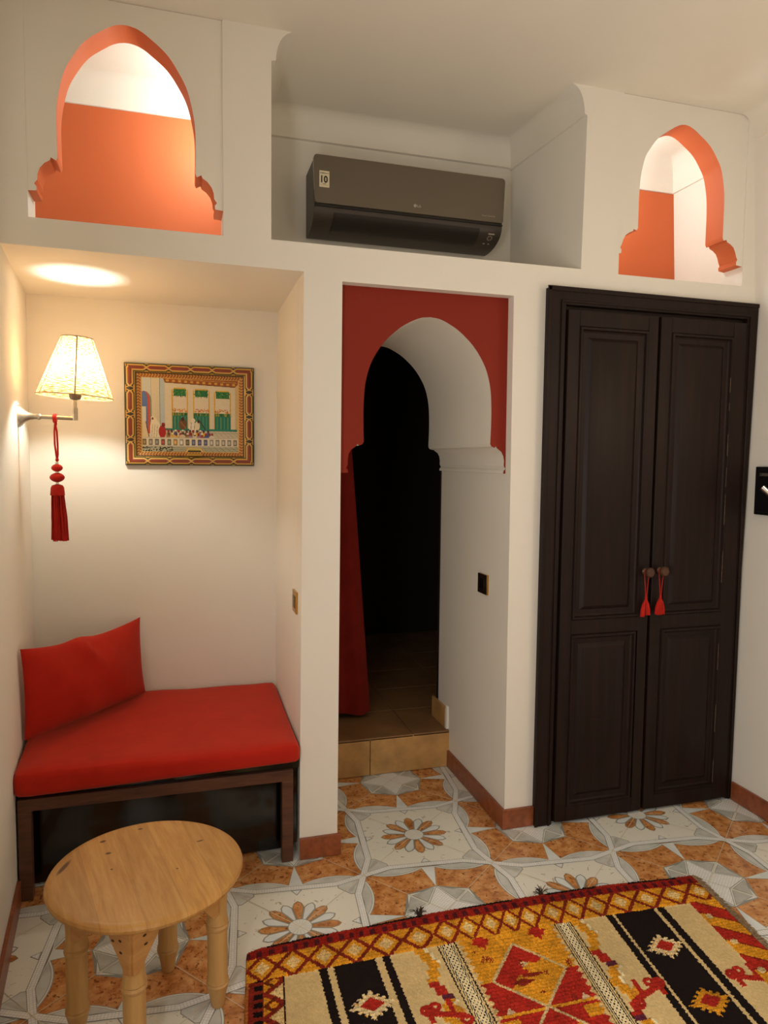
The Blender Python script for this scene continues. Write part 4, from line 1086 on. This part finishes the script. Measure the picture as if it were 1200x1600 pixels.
    for xe, s in ((.622, 1), (.942, -1)): put((s*(x-xe) > -.004) & (s*(x-xe) < .016*np.abs(2*((v/.026) % 1)-1)), (220, 186, 128), .7)
    # left border
    lb = uj < .105; put(lb, OCH, 1)
    q = np.abs(((v-.145)/.082) % 1-.5)*2        # 0 at motif centre line
    put(lb & (uj > .048) & (np.abs((uj-.105)/.052+ (1-q)*1.0) < .22), MAR, 1); put(lb & (uj > .048) & (np.abs((uj-.105)/.05+q) < .16) , BROWN, 1)
    put(lb & (uj > .105-.038*(1-q*1.25)), (228, 196, 136), 1)
    put((uj > .1025) & (uj < .107), (60, 34, 22), .6); put(lb & (uj < .05), MAR, 1); put(lb & (uj > .024) & (uj < .048) & (((v/.030) % 1) < .62), BLACK, 1); put(lb & (uj < .010), (176, 104, 48), 1)
    # right border
    rb = uj > 1.432; put(rb, OCH, 1)
    q = (v/.118) % 1; put(rb & (np.abs(((v-(uj-1.48)*.75)/.125) % 1-.5) < .24), RED, 1); put(rb & (np.abs(np.abs(((v-(uj-1.48)*.75)/.125) % 1-.5)-.24) < .035), MAR, 1); put(rb & (np.hypot((uj-1.452)/.012, ((q-.75)*.118)/.012) < 1), CREAM, 1)
    # top border
    tb = v < .133; sel = tb
    put(sel, OCH, 1)
    cen = np.array([.046, .133, .224, .315, .411, .513, .604, .675, .751, .818, .881, .963, 1.038, 1.117, 1.206, 1.303, 1.403, 1.50])
    ki = np.abs(u[..., None]-cen).argmin(-1); du = uj-cen[ki]
    gap = np.gradient(cen)[ki]/2; dvv = vj-.088
    dd = np.abs(du)/gap+np.abs(dvv)/.050
    put(sel & (np.abs(dd-1) < .17), MAR, 1); put(sel & (dd < .50), (232, 196, 132), 1)
    put(sel & (np.abs(dd-1) < .17) & (RNG.random(u.shape) < .25), BROWN)
    put(v < .044, (150, 36, 26), 1); put((v > .018) & (v < .040) & (((u+.004*np.sin(u*40))/.034) % 1 < .42), (84, 30, 34), 1)
    put(v < .009, BLACK); kk = np.floor(u/.061); put((v < .011) & ((kk*7919 % 5) < 2), (150, 44, 28))
    # pile lines and hand-made colour drift
    pf = .35+.65*(pile > .3); C *= (1+pf[..., None]*(.06*N(.03)[..., None]+.06*N(.006)[..., None]+.06*RNG.normal(0, 1, u.shape+(1,))))
    C *= (1+.03*N(.15))[..., None]
    rows_ = 1-.16*((v/.012) % 1 < .22)*(pile > .5); C *= rows_[..., None]
    C = np.clip(C, 0, 255)
    # geometry
    ue = np.arange(nu+1)*st; ve = np.arange(nv+1)*st; UE, VE = np.meshgrid(ue, ve)
    pe = np.zeros(UE.shape); pe[:-1, :-1] += pile; pe[1:, :-1] += pile; pe[:-1, 1:] += pile; pe[1:, 1:] += pile; pe /= 4
    b = -.034*np.sin(PI*np.clip(UE/1.53, 0, 1))*np.clip(1-VE/.30, 0, 1)**1.0
    rc = .02*np.exp(-UE/.02)*np.exp(-VE/.02)
    vv = VE+b+rc*.9
    Z = .0065+.0050*pe+.0011*RNG.normal(0, 1, UE.shape)*(pe > .4)+.0006*RNG.normal(0, 1, UE.shape)
    Z += .0035*np.maximum(0, np.sin(UE*6+1))*np.exp(-VE/.2)
    edge = np.minimum(np.minimum(UE, 1.53-UE), np.minimum(VE, H-VE)); Z = np.where(edge < .0022, .0008, Z)
    XY = TL+UE[..., None]*U+vv[..., None]*V
    P = np.concatenate([XY, Z[..., None]], -1)
    t = thing('rug', 'handwoven red, ochre and black striped rug on the tiled floor', 'rug', (2.0, -1.0, 0))
    grid_mesh('weave', P, nlin(C), colattr('wool', .95, .1), t, False)
    # fringe on the right edge and three knotted tufts on the far edge
    bm = B(); R = random.Random(9)
    for k in range(900):
        vq = k/900*H; p = TL+1.528*U+vq*V
        L = R.uniform(.018, .036); a = R.uniform(-.5, .5)
        x0, y0 = p; tube(bm, [(x0-.004, y0, .006), (x0+L*.5, y0+a*L*.5, .009), (x0+L, y0+a*L, .002)], .0011, 4)
    o = obj('fringe', bm, simple('grey_brown_wool', (140, 116, 86), .95, var=.3, scale=80), t); o['kind'] = 'stuff'
    for uq in (.538, .962):
        bq = -.034*math.sin(PI*uq/1.53); p = TL+uq*U+(bq+.004)*V; bm = B()
        for k in range(34):
            a = R.uniform(0, 2*PI); r = R.uniform(.006, .024); h = R.uniform(.014, .034)
            tube(bm, [(p[0]+R.uniform(-.008, .008), p[1], .008), (p[0]+r*.7*math.cos(a), p[1]+.006+r*.3*math.sin(a), .008+h*.7), (p[0]+r*1.3*math.cos(a), p[1]+.012+r*.6*math.sin(a), .006+h*R.uniform(.5, 1))], .0012, 4)
        obj('tuft', bm, simple('dark_wool', (58, 42, 32), .95), t)
build_rug()

# ------------------------------------------------------------------ curtain, switches, wall box
def build_curtain():
    n, h = 60, 26; bm = B(); g = []
    zt, zb = 2.0, .208
    for j in range(h+1):
        q = j/h; z = zt+(zb-zt)*q; xr = 1.86+.155*q**.9; xl = 1.70+.02*q; row = []
        for i in range(n+1):
            s = i/n; amp = .007+.006*q
            row.append(bm.verts.new((xl+(xr-xl)*s, .825+amp*math.sin(s*2*PI*2.1+.5*math.sin(q*3))+.02*q*s, z+.012*math.sin(s*6)*q*q)))
        g.append(row)
    for j in range(h):
        for i in range(n): bm.faces.new((g[j][i], g[j][i+1], g[j+1][i+1], g[j+1][i]))
    r = bmesh.ops.solidify(bm, geom=bm.faces[:], thickness=.003)
    o = obj('curtain', bm, M['curtain'], None, smooth=60); tag(o, 'red cloth curtain drawn aside in the dark arched doorway', 'curtain')
build_curtain()
def build_switch(name, label, x, y0, y1, z0, z1, nx, mplate, mrock):
    t = thing(name, label, 'switch', (x, (y0+y1)/2, z0))
    bm = B(); d = .009*nx; a, b = sorted((x, x+d)); box(bm, a, b, y0, y1, z0, z1); obj('cover_plate', bm, mplate, t, bevel=.0015)
    bm = B(); e = .018; c, f = sorted((x+d, x+d+.0025*nx)); box(bm, c, f, y0+e, y1-e, z0+e, z1-e); obj('rocker', bm, mrock, t, bevel=.001)
build_switch('light_switch', 'brass light switch on the alcove side wall above the bench', 1.5275, .075, .155, .882, .962, -1, M['brass'], simple('bronze_rocker', (120, 90, 48), .35, .7))
def build_passage_switch():
    x = 2.3315; t = thing('light_switch', 'black light switch with gold edge on the white passage wall', 'switch', (x, .225, .896))
    bm = B(); box(bm, x-.008, x, .182, .270, .896, .979); obj('backing_plate', bm, M['brass'], t, bevel=.001)
    bm = B(); box(bm, x-.0105, x-.0082, .184, .270, .897, .978); o = obj('cover_plate', bm, simple('dark_brown_glass', (40, 27, 20), .2), t, bevel=.0008)
    bm = B(); box(bm, x-.0125, x-.0107, .205, .248, .915, .960); obj('rocker', bm, M['black'], t, bevel=.0006)
build_passage_switch()
def build_wall_box():
    xw = 3.421; x = 3.400
    t = thing('wall_box', 'black wall box with silver tag and tube beside the wardrobe', 'wall box', (xw, -.15, 1.237))
    y1, y0, z0, z1 = -.076, -.256, 1.238, 1.435
    bm = B(); box(bm, x, xw-.002, y0, y1, z0, z1); panel_frame(bm, 0, 1, 0, 1, 0, [(0, 0), (.1, 0)]) if False else None
    o = obj('box_body', bm, M['black'], t, bevel=.003)
    bm = B(); box(bm, x-.004, x-.0003, y0+.014, y1-.016, z0+.012, z1-.012); obj('face_panel', bm, M['black'], t, bevel=.0015)
    bm = B(); box(bm, x-.0055, x-.0042, y1-.085, y1-.028, z1-.038, z1-.026); tg = obj('tag', bm, M['metal'], t, bevel=.0008); tg['label'] = 'small silver tag with a dark stud'
    bm = B(); lathe(bm, [(.0025, 0), (.0025, .001)], (x-.0064, y1-.034, z1-.032), 10, 'x'); obj('stud', bm, M['black'], tg)
    bm = B(); tube(bm, [(3.360, -.156, 1.354), (3.3945, -.186, 1.310)], .0135, 20)
    obj('tube', bm, M['chrome'], t, smooth=40)
build_wall_box()
